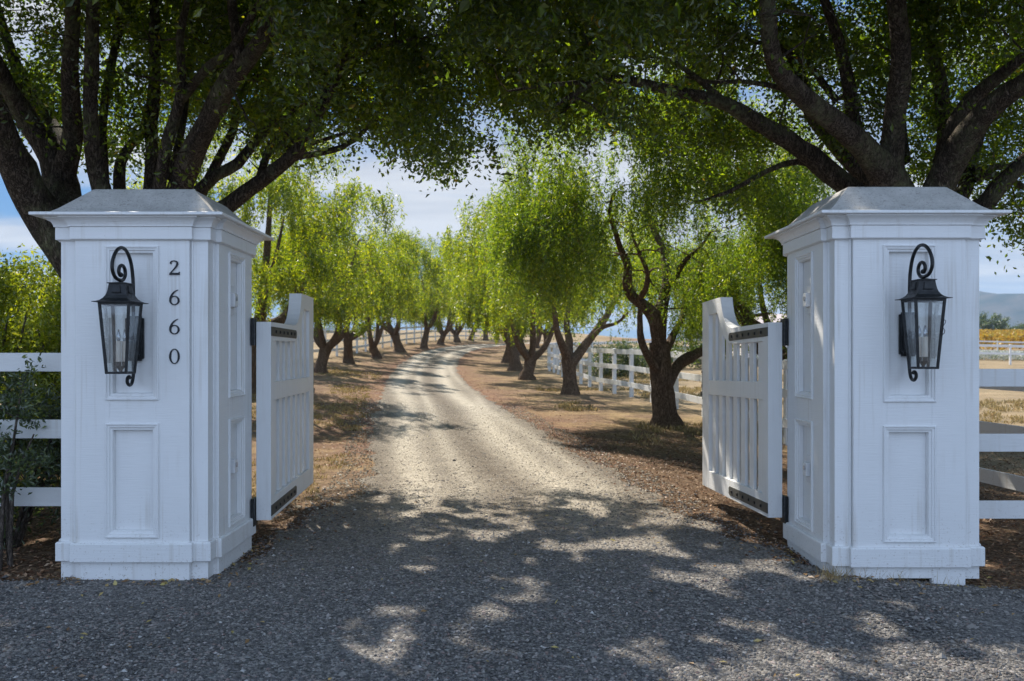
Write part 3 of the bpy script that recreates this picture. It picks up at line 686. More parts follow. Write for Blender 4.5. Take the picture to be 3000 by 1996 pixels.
def grow(limbs, targets, rg, k0=.011, k1=.012, bend=.18, rtip=.004, order=None):
    """thin branches from the nearest existing wood to each target (nearest targets first)"""
    paths = [resample(p, r, .14 if max(r) > .03 else .2) for p, r in limbs]
    SP = np.concatenate([p for p, r in paths]); SR = np.concatenate([r for p, r in paths])
    dmin = np.array([np.min(np.sum((SP-t_)**2, 1)) for t_ in targets])
    for ti in np.argsort(dmin):
        t_ = targets[ti]; d = np.linalg.norm(SP-t_, axis=1)
        cost = d + .25*np.maximum(0, SP[:,2]-t_[2]) + np.where(SR < .006, .15, 0)
        i = int(np.argmin(cost)); L_ = d[i]
        if L_ < .05: continue
        a = SP[i]; r0 = min(SR[i]*.75, k0+k1*L_); n = max(3, min(9, int(L_/.15)+2)); s_ = np.linspace(0, 1, n)[:,None]
        off = rg.normal(size=3)*bend*L_; off[2] += .12*L_
        p = a + (t_-a)*s_ + off*(s_*(1-s_)*1.6) + rg.normal(size=(n,3))*.025*L_*(s_*(1-s_)*4)
        r = (r0*(1-s_) + min(rtip, r0)*s_)[:,0]
        paths.append((p, r)); SP = np.concatenate([SP, p[1:]]); SR = np.concatenate([SR, r[1:]])
    return paths
def leaves_np(C, D, ln, wd, rg, fold=.25):
    """diamond leaves: centres of bases C, directions D, lengths, widths"""
    n = len(C); D = D/(np.linalg.norm(D, axis=1)[:,None]+1e-9)
    q = rg.normal(size=(n,3)); S = np.cross(D, q); S /= np.linalg.norm(S, axis=1)[:,None]+1e-9; U = np.cross(S, D)
    ln = np.broadcast_to(ln, n)[:,None]; wd = np.broadcast_to(wd, n)[:,None]
    b = C; tip = C + D*ln; mid = C + D*ln*.55
    V = np.stack([b, mid + S*wd/2 + U*wd*fold, tip, mid - S*wd/2 + U*wd*fold], 1).reshape(-1, 3)
    F = np.arange(4*n).reshape(-1, 4); return V, F

def oak_leaves(cent, rg, per=10, size=.045, spread=.13, down=-.15):
    n = len(cent); base_ = np.repeat(cent, per, 0)
    D = rg.normal(size=(n, 1, 3)); D = np.repeat(D, per, 1) + .9*rg.normal(size=(n, per, 3)); D[...,2] += down
    D = D.reshape(-1, 3); C = base_ + rg.normal(size=(n*per, 3))*spread*np.array([1, 1, .8])
    s_ = size*(.7+.6*rg.random(n*per)); return leaves_np(C, D, s_, s_*.5, rg)

# ---- the two live oaks
def in_poly_lower(px, xs, yb): return np.interp(px, xs, yb)
def oak(name_label, base_xy, limbs_px, sx, lower, center, radii, holes, seed, ntar, nclus, zscale=2.24, x0=0.0, hangs=()):
    rg = np.random.default_rng(seed)
    bx, by = base_xy; bz = H(bx, by)
    t = thing('oak_tree', name_label, 'tree', (bx, by, bz), 0, 'live oaks arching over the gateway')
    O = np.array([bx, by, bz]); limbs = []
    for L_ in limbs_px:
        pts, rad = [], []
        for (zx, zy, Y, w_) in L_:
            if w_ is None: continue
            p = P(x0 + zx/zscale, zy/zscale, Y); pts.append(tuple(p)); rad.append(w_/2/zscale*Y/FP)
        limbs.append((np.array(pts), np.array(rad)))
    # crown points in world space
    def crown_pts(n, zlo=None):
        out = np.zeros((0, 3))
        while len(out) < n:
            q = rg.normal(size=(n*3, 3)); q /= np.linalg.norm(q, axis=1)[:,None]; rr = rg.random((n*3, 1))**.45
            p = np.array(center) + q*rr*np.array(radii)
            px = HX + FP*p[:,0]/np.maximum(p[:,1], .5); py = HY - FP*(p[:,2]-EYE)/np.maximum(p[:,1], .5)
            yb = np.interp(px, lower[0], lower[1]); nz = (vnoise3(p*1.6+seed)-.5)*130
            ok = (py < yb + nz) & (p[:,2] > 1.9) & (p[:,1] > 3.2)
            for (hx, hy, hr, hs) in holes: ok &= ((px-hx)/hr)**2 + ((py-hy)/hs)**2 > .7+.6*rg.random(len(px))
            ok &= vnoise3(p*np.array([1.05, 1.05, 1.3])+seed+3) > .34
            out = np.concatenate([out, p[ok]])
        return out[:n]
    tar = crown_pts(ntar)
    paths = grow(limbs, tar, rg, .010, .012, .16)
    V, F = tubes_np(paths, 10, .30, seed)
    link_mesh('trunk', np_mesh('oak_trunk', V-O, F, True), M_oak, t)
    # leaf sprays around branchlets and through the crown
    fine = [p[max(1, len(p)//3):] for p, r in paths[len(limbs):]]; FPt = np.concatenate(fine)
    c1 = FPt[rg.integers(0, len(FPt), nclus)] + rg.normal(size=(nclus, 3))*np.array([.24, .24, .17])
    px = HX + FP*c1[:,0]/np.maximum(c1[:,1], .5); py = HY - FP*(c1[:,2]-EYE)/np.maximum(c1[:,1], .5)
    ok = py < np.interp(px, lower[0], lower[1]) + 60
    for (hx, hy, hr, hs) in holes: ok &= ((px-hx)/hr)**2 + ((py-hy)/hs)**2 > .55+.4*rg.random(len(px))
    ok &= c1[:,1] > 3.0
    # limbs stay in view from below: inside the frame the foliage hangs behind and beside them
    side = np.minimum(np.abs(px-1050), np.abs(px-1700)) > 330
    ok &= ~((py > -60) & (c1[:,1] < 8.9) & ((px < 780) | (px > 2050)) & (RG.random(len(px)) < .93))
    vis = py > -120
    ok &= np.where(vis, (vnoise3(c1*1.9+seed) > .39) | (rg.random(len(px)) < .25), (vnoise3(c1*np.array([1.25, 1.25, .8])+seed) > .36))
    ok &= np.where(vis, rg.random(len(px)) < .97, rg.random(len(px)) < .92)
    ok &= ~(vis & (c1[:,1] < 6.3))
    c1 = c1[ok]
    seen = (py[ok] > -120)
    V1, F1 = oak_leaves(c1[seen], rg, 13, .060, .085)
    V2, F2 = oak_leaves(c1[~seen], rg, 9, .12, .15)
    VV = np.concatenate([V1, V2])
    # openings that let shafts of sun through to the gravel
    bs = VV[::4]; gxs = bs[:,0] - sdir.x/sdir.z*bs[:,2]; gys = bs[:,1] - sdir.y/sdir.z*bs[:,2]
    calm = (gxs > -2.3) & (gxs < -.9) & (gys > 4.0) & (gys < 7.2)
    hole = .60*vnoise2(gxs*5.6+5, gys*4.2) + .40*vnoise2(gxs*1.3+50, gys*1.2) + .22*(vnoise2(gxs*13, gys*10)-.25); hole = np.where(calm, 0, hole)
    kp = rg.random(len(bs)) > sstep(hole, .54, .625)*.985
    VV = VV.reshape(-1, 4, 3)[kp].reshape(-1, 3); FF = np.arange(len(VV)).reshape(-1, 4)
    for q in range(9):
        L_ = limbs[rg.integers(0, len(limbs))]; i = len(L_[0])//2; p = L_[0][i]-O; r = L_[1][i]; a = rg.random()*6.28
        d = np.array([math.cos(a), -.8, .25*math.sin(a)]); d /= np.linalg.norm(d)
        kn = MB(); kn.tube([p+d*r*.6, p+d*r*1.05, p+d*r*1.22, p+d*r*1.2], [r*.42, r*.40, r*.33, r*.2], 12)
        kn.build('branch_stub', M_oak, t, smooth=True)
    link_mesh('crown', np_mesh('oak_crown', VV-O, FF, False), M_oakleaf, t)
    return t
# limbs: (zoom x, zoom y, depth, width) read off an enlargement at 2.24x; the stem continues hidden behind the pillar
stemL = [(945, 2290, 8.9, 330), (930, 2050, 8.9, 250), (900, 1850, 8.9, 250)]
LL = [
 [(880,2300,8.9,420),(870,2150,8.9,300),(720,1950,8.9,280),(520,1750,8.9,260),(340,1500,8.8,240),(230,1320,8.7,225),(120,1110,8.5,215),(30,930,8.3,200),(-40,720,8.1,170),(-150,500,7.8,130),(-350,250,7.4,90),(-600,100,7.0,50)],
 [(520,1750,8.9,240),(440,1500,9.0,235),(400,1230,9.1,215),(350,1040,9.1,190),(210,840,9.0,140),(100,650,8.8,115),(10,480,8.6,100),(-100,250,8.4,80),(-200,0,8.2,55)],
 [(380,1060,9.1,130),(380,930,9.3,105),(290,750,9.6,92),(180,590,9.8,82),(90,390,10.0,70),(10,150,10.2,60),(-50,-100,10.4,40)],
 [(400,1150,9.1,170),(460,1000,9.0,130),(478,850,8.9,115),(465,600,8.7,108),(465,350,8.5,100),(475,100,8.3,95),(480,-250,8.0,75),(500,-700,7.6,40)],
 stemL + [(780,1600,8.9,190),(690,1330,8.8,125),(630,1120,8.7,108),(600,900,8.6,100),(592,650,8.5,95),(600,350,8.4,88),(610,50,8.3,80),(600,-300,8.1,60),(560,-800,7.8,30)],
 stemL + [(800,1550,9.3,110),(785,1250,9.5,80),(790,1080,9.6,68),(850,960,9.8,58),(940,860,10.0,50),(960,700,10.2,40)],
 [(690,1200,9.4,60),(670,900,9.5,55),(690,650,9.6,58),(735,400,9.7,55),(780,200,9.8,50),(800,0,9.9,40),(830,-300,10,25)],
 stemL + [(930,1600,9.2,140),(985,1300,9.3,95),(1000,1050,9.4,88),(990,820,9.5,86),(1010,600,9.6,80),(1015,300,9.7,76),(1010,0,9.8,62),(1000,-400,9.8,35)],
 stemL + [(980,1600,8.7,140),(1040,1260,8.6,88),(1090,970,8.5,80),(1170,700,8.4,70),(1195,500,8.3,58),(1180,250,8.2,50),(1230,0,8.1,40),(1260,-300,8,25)],
 [(1180,670,8.4,62),(1290,530,8.2,60),(1380,430,8.0,58),(1520,320,7.8,54),(1640,130,7.6,50),(1750,-80,7.4,40),(1800,-300,7.3,25)],
 stemL + [(1050,1600,9.0,220),(1170,1270,8.8,160),(1260,1020,8.5,150),(1380,770,8.2,140),(1500,540,7.9,130),(1640,370,7.7,112),(1760,190,7.5,105),(1860,0,7.3,100),(1960,-260,7.0,80),(2050,-600,6.6,45)],
 [(1560,480,7.85,80),(1565,300,7.8,70),(1530,120,7.7,66),(1520,-50,7.6,60),(1500,-400,7.4,35)],
 stemL + [(1150,1600,9.6,130),(1340,1230,9.9,62),(1440,1040,10.1,60),(1530,850,10.3,56),(1570,640,10.5,48),(1680,500,10.7,38),(1800,380,10.9,28)],
 [(1300,1260,9.5,80),(1420,1150,9.5,76),(1560,1075,9.5,72),(1680,920,9.6,58),(1780,830,9.7,46),(1960,700,9.8,34)],
 [(1000,2000,9.0,220),(1180,1620,9.2,190),(1500,1350,9.3,100),(1700,1195,9.3,95),(1880,1060,9.2,90),(2020,890,9.1,78),(2110,700,9.0,70),(2200,520,9.0,60),(2255,385,9.0,52),(2320,200,9.0,46),(2385,20,9.0,40),(2450,-200,8.9,28)],
 [(1900,1040,9.2,50),(2010,1020,9.2,42),(2240,970,9.3,38),(2400,850,9.5,30),(2465,740,9.6,22)],
 [(1700,1190,9.3,60),(1740,1050,9.5,55),(1810,900,9.7,48),(1900,980,9.5,40),(1990,960,9.4,34),(2296,865,9.3,20)],
 [(2300,400,9.0,32),(2464,311,8.8,28),(2735,255,8.5,22),(2950,220,8.2,12)],
 [(1250,1150,9.7,70),(1290,900,9.9,55),(1400,600,10.2,50),(1450,300,10.5,42),(1480,0,10.8,30)],
 [(1120,1180,9.8,60),(1200,800,10,50),(1250,350,10.3,40),(1330,50,10.5,30)],
]
lowL = ([-1600,-400,-50,60,150,230,520,700,760,850,900,953,1030,1114,1150,1180,1321,1353,1420,1600,2200],
        [300,280,360,400,430,520,520,450,450,400,430,465,400,500,390,430,490,415,310,240,100])
oak('dark multi-stemmed live oak spreading its branches behind the numbered pillar', (-3.75, 8.9), LL, 1, lowL, (-3.0, 8.9, 6.2), (6.6, 5.2, 3.7),
    [(110, 500, 70, 90), (1390, 330, 40, 60)], 21, 1250, 84000)
stemR = [(1560,2290,8.9,360),(1560,2000,8.9,300),(1560,1750,8.9,290)]
RR = [
 stemR + [(1400,1500,9.0,200),(1120,1260,9.1,150),(900,1080,9.1,135),(700,920,9.0,125),(480,800,8.9,110),(300,690,8.8,92),(130,640,8.7,80),(-16,607,8.6,72),(-256,551,8.4,62),(-448,520,8.2,55),(-592,551,8.0,45),(-737,632,7.8,30),(-850,700,7.7,15)],
 [(-448,520,8.2,40),(-650,540,8.0,34),(-896,560,7.8,26),(-1150,600,7.6,12)],
 stemR + [(1440,1400,8.7,260),(1350,1180,8.5,230),(1220,1000,8.3,165),(1000,800,8.0,150),(800,640,7.7,135),(640,480,7.4,122),(580,320,7.2,112),(560,100,7.0,105),(545,-150,6.8,85),(500,-600,6.4,45)],
 [(1360,1150,8.5,190),(1375,950,8.4,150),(1400,720,8.2,140),(1430,500,8.0,130),(1430,250,7.8,124),(1400,0,7.6,112),(1380,-300,7.4,80),(1400,-800,7,35)],
 stemR + [(1380,1450,9.3,150),(1240,1230,9.4,120),(1100,1050,9.5,110),(950,890,9.6,100),(850,760,9.7,88),(780,520,9.9,70),(700,350,10.0,55),(560,150,10.1,40)],
 [(1180,980,9.4,90),(1120,780,9.3,88),(1080,520,9.2,84),(1020,250,9.1,72),(930,0,9.0,62),(860,-300,8.9,35)],
 [(1010,660,9.2,50),(930,560,9.3,48),(830,430,9.4,42),(650,330,9.5,36),(400,250,9.6,24),(150,180,9.7,12)],
 stemR + [(1610,1450,8.7,230),(1700,1200,8.5,190),(1800,1000,8.3,180),(1950,780,8.0,155),(2080,650,7.8,145),(2240,550,7.6,130),(2450,400,7.3,100),(2700,200,7.0,60)],
 [(1700,1080,8.6,120),(1790,820,8.5,105),(1900,650,8.4,95),(2050,520,8.2,85),(2200,400,8.0,70),(2400,200,7.8,50),(2600,-50,7.5,30)],
 [(1700,1150,9.4,110),(1720,900,9.5,95),(1700,620,9.6,92),(1650,360,9.7,84),(1600,120,9.8,72),(1590,-100,9.9,60),(1560,-500,10,30)],
 stemR + [(1760,1500,9.2,190),(1980,1340,9.1,120),(2080,1220,9.0,110),(2240,1060,8.9,95),(2450,850,8.7,75),(2700,600,8.4,45)],
 stemR + [(1720,1450,9.6,150),(1850,1240,9.7,95),(1900,1050,9.8,80),(1960,850,10,60),(2030,650,10.2,40)],
 [(1900,1180,9.6,60),(1980,1150,9.7,52),(2120,1170,9.8,48),(2240,1230,9.9,42),(2420,1300,10,20)],
 [(1900,1120,9.6,50),(2050,1100,9.7,40),(2240,1080,9.8,36),(2400,1050,9.9,18)],
 [(680,590,7.5,40),(560,560,7.7,36),(380,535,7.9,30),(200,540,8.1,24),(0,500,8.3,14)],
 [(290,690,8.8,60),(200,600,8.7,46),(100,520,8.6,38),(-60,400,8.5,24)],
 [(1000,1110,9.2,60),(760,1060,9.2,45),(560,1120,9.3,34),(300,1260,9.4,24),(80,1330,9.5,12)],
 [(1450,1050,9.3,90),(1440,850,9.6,60),(1420,500,9.9,50),(1480,200,10.2,36),(1500,-100,10.4,24)],
]
lowR = ([900,1100,1260,1330,1378,1436,1478,1540,1600,1700,1780,1860,1960,2050,2150,2260,2360,2420,2500,2800,2868,2930,2990,3060,4200],
        [100,200,310,330,420,460,515,480,500,430,370,360,410,530,600,590,540,520,520,560,690,790,850,860,700])
oak('massive live oak with thick spreading limbs behind the right pillar', (4.15, 8.9), RR, 1, lowR, (4.2, 8.9, 6.1), (6.8, 5.2, 3.8),
    [(2215, 300, 70, 55), (2140, 480, 60, 45), (2290, 470, 60, 60), (1900, 470, 80, 50), (2905, 720, 40, 60), (2990, 480, 40, 60)], 22, 1300, 90000, x0=2000.0)
# ---- pepper trees
def pepper(seed, hgt_, rad, limbs=None, nstrand=900, lsize=.075, ntar=170, lowz=1.7, mat_=None, base_r=.24, fork=1.3, lean=(0, 0), name='pepper_tree', skirt=0.2, thin=0):
    """returns (trunk mesh, crown mesh, berry mesh), origin at the base"""
    rg = np.random.default_rng(seed)
    if limbs is None:
        limbs = []; f = np.array([lean[0], lean[1], fork])
        limbs.append((np.array([(0,0,-.35),(0,0,.0),(.02,0,.25),(lean[0]*.5,lean[1]*.5,fork*.6),tuple(f)]), np.array([base_r*2.0,base_r*1.6,base_r*1.15,base_r*.95,base_r*1.0])))
        nl = rg.integers(4, 6); a0 = rg.random()*6.28
        for k in range(nl):
            a = a0 + k*6.283/nl + rg.normal()*.25; ro = rad*(.50+.2*rg.random()); hh = hgt_*(.62+.2*rg.random()) if k else hgt_*.9
            if k == 0: ro *= .35
            d = np.array([math.cos(a), math.sin(a), 0]); r1 = base_r*(.50+.15*rg.random())
            p1 = f + d*ro*.36 + np.array([0,0,(hh-fork)*.15]); p2 = f + d*ro*.62 + np.array([0,0,(hh-fork)*.5]) + rg.normal(size=3)*.15; p3 = f + d*ro + np.array([0,0,(hh-fork)])
            limbs.append((np.array([f-np.array([0,0,.25]), f+d*.05, p1, p2, p3]), np.array([base_r*.7, r1*1.15, r1*.9, r1*.6, r1*.22])))
            b = p1 + (p2-p1)*.5; a2 = a + rg.choice([-1,1])*.9; d2 = np.array([math.cos(a2), math.sin(a2), 0])
            limbs.append((np.array([b, b+d2*ro*.25+np.array([0,0,.25]), b+d2*ro*.55+np.array([0,0,(hh-fork)*.35])]), np.array([r1*.6, r1*.42, r1*.14])))
    # targets over a domed crown
    T = []
    while len(T) < ntar:
        q = rg.normal(size=3); q /= np.linalg.norm(q); rr = (.40+.60*rg.random()**.5); zl = lowz+.10*hgt_
        ang = math.atan2(q[1], q[0]); m_ = .72+.56*vnoise2(1.3*math.cos(ang)+seed, 1.3*math.sin(ang)+3+q[2]*1.2)
        p = np.array([q[0]*rad*rr*m_, q[1]*rad*rr*m_, zl + (hgt_*(.84+.3*float(vnoise2(q[0]*2+seed, q[1]*2)))-zl)*(.5+.5*q[2]*rr)])
        p[:2] += np.array(lean)
        if vnoise3((p*.8+seed)[None])[0] > .36: T.append(p)
    T = np.array(T); paths = grow(limbs, T, rg, .016, .020, .22, .006)
    V, F = tubes_np(paths, 9, .30, seed); tm = np_mesh('pepper_trunk', V, F, True)
    # weeping strands
    tips = np.concatenate([p[int(len(p)*.6):] for p, r in paths[len(limbs):]])
    pk = tips[rg.integers(0, len(tips), nstrand)] + rg.normal(size=(nstrand,3))*np.array([.20,.20,.13])
    cs, ds = [], []; be = []
    keep = (vnoise3(pk*np.array([1.1, 1.1, .9])+seed*.37) > .48) | (rg.random(nstrand) < .13)
    if thin: keep &= ~((pk[:,1] < -.1) & (np.abs(pk[:,0]) < 1.4) & (pk[:,2] < 3.9) & (rg.random(nstrand) < thin))
    pk = pk[keep]
    for p in pk:
        rl = math.hypot(p[0], p[1])/rad; Ls = (.25+.72*rg.random()**1.2)*(.55+skirt*3.3*rl); Ls = min(Ls, max(.25, p[2]-(lowz+.2)-2.2*(vnoise3(np.array([[p[0]*.9+seed, p[1]*.9, 1.5]]))[0]-.5)+.2*rg.normal()))
        m_ = max(4, int(Ls/(.55*lsize))); out = np.array([p[0], p[1], 0])/(math.hypot(p[0], p[1])+.1)*.14+rg.normal(size=3)*np.array([.12,.12,0])
        s_ = np.linspace(0, 1, m_)[:,None]; line = p + out*Ls*s_ + np.array([0,0,-1])*Ls*s_**1.25 + rg.normal(size=(m_,3))*.018
        for rep in range(3):
            cs.append(line+rg.normal(size=(m_,3))*.02); dd_ = rg.normal(size=(m_,3))*.75; dd_[:,2] -= .7; ds.append(dd_)
        if rg.random() < .035: be.append(p + out*Ls + np.array([0,0,-Ls*.6]))
    C = np.concatenate(cs); D = np.concatenate(ds); s_ = lsize*(.7+.6*rg.random(len(C)))
    V, F = leaves_np(C, D, s_, s_*.27, rg, .1); cm = np_mesh('pepper_crown', V, F, False)
    bm_ = None
    if be:
        be = np.array(be); n = 40; C = np.repeat(be, n, 0) + rg.normal(size=(len(be)*n,3))*np.array([.035,.035,.11]); D = rg.normal(size=(len(C),3))
        V, F = leaves_np(C, D, .018, .016, rg, .4); bm_ = np_mesh('pepper_berries', V, F, False)
    return tm, cm, bm_
def place_pepper(meshes, x, y, rz, sc, label, leaf, group='pepper trees lining the drive'):
    t = thing('pepper_tree', label, 'tree', (x, y, H(x, y)-.02), rz, group); t.scale = (sc, sc, sc)
    tm, cm, bm_ = meshes
    o = bpy.data.objects.new('trunk', tm); COL.objects.link(o); o.parent = t
    if not tm.materials: tm.materials.append(M_pep)
    o = bpy.data.objects.new('crown', cm); COL.objects.link(o); o.parent = t
    if not cm.materials: cm.materials.append(leaf)
    if bm_:
        o = bpy.data.objects.new('berries', bm_); COL.objects.link(o); o.parent = t
        if not bm_.materials: bm_.materials.append(M_berry)
    return t
def pxlimbs(L, bx, by, x0, y0, sc):
    out = []; O = np.array([bx, by, H(bx, by)])
    for l in L:
        out.append((np.array([tuple(P(x0+a/sc, y0+b/sc, by+dy)) for a, b, dy, w_ in l]) - O, np.array([w_/2/sc*(by+dy)/FP for a, b, dy, w_ in l])))
    return out
# nearest tree on the right, limbs read from the photograph
AX, AY = 3.07, 16.4
LA = [[(1445,1230,0,400),(1440,1165,0,290),(1430,1080,0,205),(1418,980,0,180),(1405,800,0,165),(1395,640,0,160),(1385,520,0,150)],
 [(1385,560,0,120),(1375,430,-.1,105),(1340,320,-.2,100),(1270,240,-.3,92),(1180,170,-.4,84),(1140,70,-.5,74),(1150,-60,-.6,62),(1090,-200,-.8,50),(1050,-330,-1,42),(1010,-480,-1.2,32),(1040,-620,-1.4,20)],
 [(1385,540,0,120),(1390,400,.2,108),(1410,250,.4,92),(1440,110,.6,76),(1440,-30,.8,66),(1420,-180,1,56),(1350,-330,1.2,46),(1290,-480,1.3,34),(1300,-650,1.4,22)],
 [(1395,760,0,90),(1310,650,-.3,62),(1250,500,-.6,54),(1240,330,-.8,46),(1250,200,-1,32)],
 [(1420,900,0,120),(1470,790,.2,105),(1540,690,.4,90),(1620,640,.6,82),(1710,590,.8,72),(1830,480,1.1,60),(1950,380,1.4,46),(2080,330,1.6,34),(2250,300,1.8,18)],
 [(1420,640,.2,70),(1470,520,.6,60),(1520,420,1,52),(1570,320,1.4,44),(1600,150,1.8,32),(1700,20,2,18)],
 [(1440,110,.6,54),(1520,0,.4,44),(1600,-120,.2,36),(1700,-200,0,26),(1780,-320,-.2,14)],
 [(1230,200,-.4,50),(1280,120,-.9,48),(1300,0,-1.3,38),(1240,-150,-1.7,28),(1180,-300,-2,18)]]
A_ = pepper(301, 6.3, 3.7, pxlimbs(LA, AX, AY, 1400, 800, 2.613), 7800, .08, 480, 1.6, thin=.92)
place_pepper(A_, AX, AY, 0, 1, 'nearest pepper tree right of the drive, thick twisted trunk forking beside the gate', M_pepleaf2)
BX, BY_ = 1.92, 25.8
LB = [[(705,985,0,250),(703,925,0,165),(705,840,0,120),(700,740,0,108),(695,650,0,120)],
 [(690,680,0,80),(650,560,-.3,62),(610,450,-.5,50),(590,320,-.7,40),(560,150,-1,26),(520,0,-1.2,14)],
 [(700,670,0,62),(700,520,.4,55),(680,380,.7,44),(700,200,1,32),(720,30,1.2,18)],
 [(720,680,0,90),(790,590,.2,74),(880,470,.4,60),(970,350,.6,52),(1030,240,.8,44),(1080,120,1,34),(1110,-40,1.2,20)],
 [(860,500,.3,44),(960,410,.1,34),(1060,380,-.2,26),(1150,300,-.5,14)]]
B_ = pepper(302, 6.4, 3.1, pxlimbs(LB, BX, BY_, 1400, 800, 2.613), 2700, .11, 170, 1.35, thin=.7)
place_pepper(B_, BX, BY_, 0, 1, 'second pepper tree right of the drive, Y-shaped trunk before the white fence', M_pepleaf)
vA = pepper(311, 7.0, 3.3, None, 3100, .13, 140, 1.15, base_r=.23, fork=.95, lean=(.25, .1))
vB = pepper(312, 6.6, 3.1, None, 2900, .13, 135, 1.05, base_r=.21, fork=1.15, lean=(-.32, .1))
vC = pepper(313, 7.4, 3.4, None, 3100, .13, 140, 1.2, base_r=.24, fork=.8, lean=(.1, -.25))
vD = pepper(318, 6.3, 2.9, None, 2800, .13, 125, 1.1, base_r=.22, fork=1.45, lean=(-.1, .3))
vE = pepper(319, 7.8, 3.1, None, 2500, .135, 140, 1.5, base_r=.26, fork=.7, lean=(.35, .0))
vN = pepper(314, 6.2, 3.9, None, 4600, .10, 220, 1.5, base_r=.26, fork=1.5, lean=(.2, 0))
vO = pepper(316, 5.4, 3.3, None, 3800, .08, 240, 1.5, base_r=.24, fork=1.5, lean=(-.2, 0), skirt=.26)
place_pepper(vN, -6.1, 20.5, 1.0, .98, 'spreading pepper tree rising right behind the numbered pillar and left gate', M_pepleaf)
place_pepper(vO, 5.35, 15.9, 4.2, .80, 'loose airy pepper tree beside the left edge of the right pillar', M_pepleaf2)
left_row = [(-6.45, 30, vA, .5, .95, 'first pepper tree of the left row, leaning forked trunk just beyond the gate'),
 (-7.11, 39, vB, 2.0, 1.02, 'second pepper tree of the left row, straight thick trunk'),
 (-7.03, 47, vE, 4.1, .92, 'third pepper tree of the left row, low V-shaped fork'),
 (-6.9, 56, vA, 3.3, 1.22, 'fourth and tallest pepper tree of the left row, dark stout trunk'),
 (-6.04, 64, vD, 5.2, 1.05, 'fifth pepper tree of the left row, where the drive starts to bend'),
 (-5.4, 72, vC, .7, 1.0, 'sixth pepper tree of the left row, slim upright trunk'),
 (-4.5, 80, vE, 1.9, 1.0, 'seventh pepper tree of the left row, beside the bend of the drive'),
 (-3.5, 88, vB, 3.0, 1.05, 'eighth pepper tree of the left row, near the top of the drive'),
 (-2.2, 96, vD, 5.9, 1.1, 'ninth pepper tree of the left row, small against the far fence'),
 (-1.0, 104, vA, 4.6, 1.15, 'farthest pepper tree at the end of the drive')]
for x, y, v_, rz, sc, lb in left_row: place_pepper(v_, x, y, rz, sc*(.92 if y < 50 else 1), lb, M_pepleaf)
right_row = [(.90, 34.7, vC, 2.2, 1.0, 'third pepper tree on the right of the drive, heavy dark double trunk'),
 (.5, 43.8, vD, .3, 1.22, 'fourth pepper tree on the right of the drive, trunk half hidden behind the double one'),
 (.15, 52.5, vA, 5.0, 1.18, 'fifth pepper tree on the right, crown hanging over the bend of the drive'),
 (.7, 62, vE, 1.2, 1.1, 'sixth pepper tree on the right, behind the hanging crowns at the bend'),
 (2.7, 74, vB, 2.6, 1.1, 'slender far pepper tree seen beyond the double trunk'),
 (3.9, 81, vA, 3.9, 1.1, 'farthest pepper tree on the right near the fence corner')]
for x, y, v_, rz, sc, lb in right_row: place_pepper(v_, x, y, rz, sc, lb, M_pepleaf)

# ---- shrubs
def shrub(name, x, y, rx, ry, h, seed, n, size, leaf, label, wd=.4, stems=9, ntar=90, z0=.05, cat='shrub', spread=.10, group=None):
    rg = np.random.default_rng(seed); t = thing(name, label, cat, (x, y, H(x, y)), 0, group)
    limbs = []
    for k in range(stems):
        a = rg.random()*6.28; q = .35+.5*rg.random()
        limbs.append((np.array([(.08*math.cos(a),.08*math.sin(a),-.05),(rx*q*.4*math.cos(a),ry*q*.4*math.sin(a),h*.35),(rx*q*math.cos(a),ry*q*math.sin(a),h*(.6+.25*rg.random()))]), np.array([.022,.014,.006])*min(1.6, h/1.6)))
    q = rg.normal(size=(ntar,3)); q /= np.linalg.norm(q, axis=1)[:,None]; rr = .5+.55*rg.random((ntar,1))
    T = np.stack([q[:,0]*rx, q[:,1]*ry, q[:,2]*h*.5], -1)*rr; T[:,2] = np.maximum(T[:,2]+h*.52, z0+.1*rg.random(ntar))
    paths = grow(limbs, T, rg, .005, .005, .2, .002); V, F = tubes_np(paths, 6)
    link_mesh('stem', np_mesh('shrub_stem', V, F, True), M_twig, t)
    fp = np.concatenate([p[1:] for p, r in paths[stems:]]); c = fp[rg.integers(0, len(fp), n)] + rg.normal(size=(n,3))*spread
    c[:,2] = np.maximum(c[:,2], .02); D = rg.normal(size=(n,3)); D[:,2] += .3; s_ = size*(.6+.8*rg.random(n))
    V, F = leaves_np(c, D, s_, s_*wd, rg); link_mesh('foliage', np_mesh('shrub_foliage', V, F, False), leaf, t)
    return t
shrub('shrub', -5.75, 9.6, 1.55, 1.0, 2.45, 401, 36000, .06, M_bushleaf, 'tall yellow-green sunlit shrub behind the left fence', spread=.11, ntar=170)
shrub('shrub', -4.55, 9.3, .7, .7, 2.2, 402, 18000, .06, M_bushleaf, 'smaller yellow-green shrub at the foot of the leaning oak trunk', ntar=80)
shrub('shrub', -6.9, 12.5, 1.6, 1.2, 2.7, 405, 20000, .07, M_bushleaf, 'taller loose shrub at the left edge, tips against the blue sky', ntar=120, spread=.13)
shrub('shrub', -3.9, 6.75, .95, .42, 1.4, 403, 12000, .05, M_darkleaf, 'dark twiggy shrub growing through the left fence rails', wd=.35, stems=14, ntar=110, spread=.07)
shrub('shrub', -3.55, 6.02, .42, .16, 1.5, 404, 1500, .045, M_darkleaf, 'sparse leafy shoots in front of the left fence rails', wd=.38, stems=6, ntar=18, spread=.035)
shrub('shrub', 4.9, 37, 1.5, 1.2, 1.4, 411, 9000, .10, M_darkleaf, 'low rounded dark shrub behind the right fence', ntar=90, spread=.16)
shrub('shrub', 9.3, 46, 2.2, 1.5, 1.3, 412, 8000, .12, M_darkleaf, 'wide low hedge-like shrub seen through the bars of the right gate', ntar=90, spread=.2)
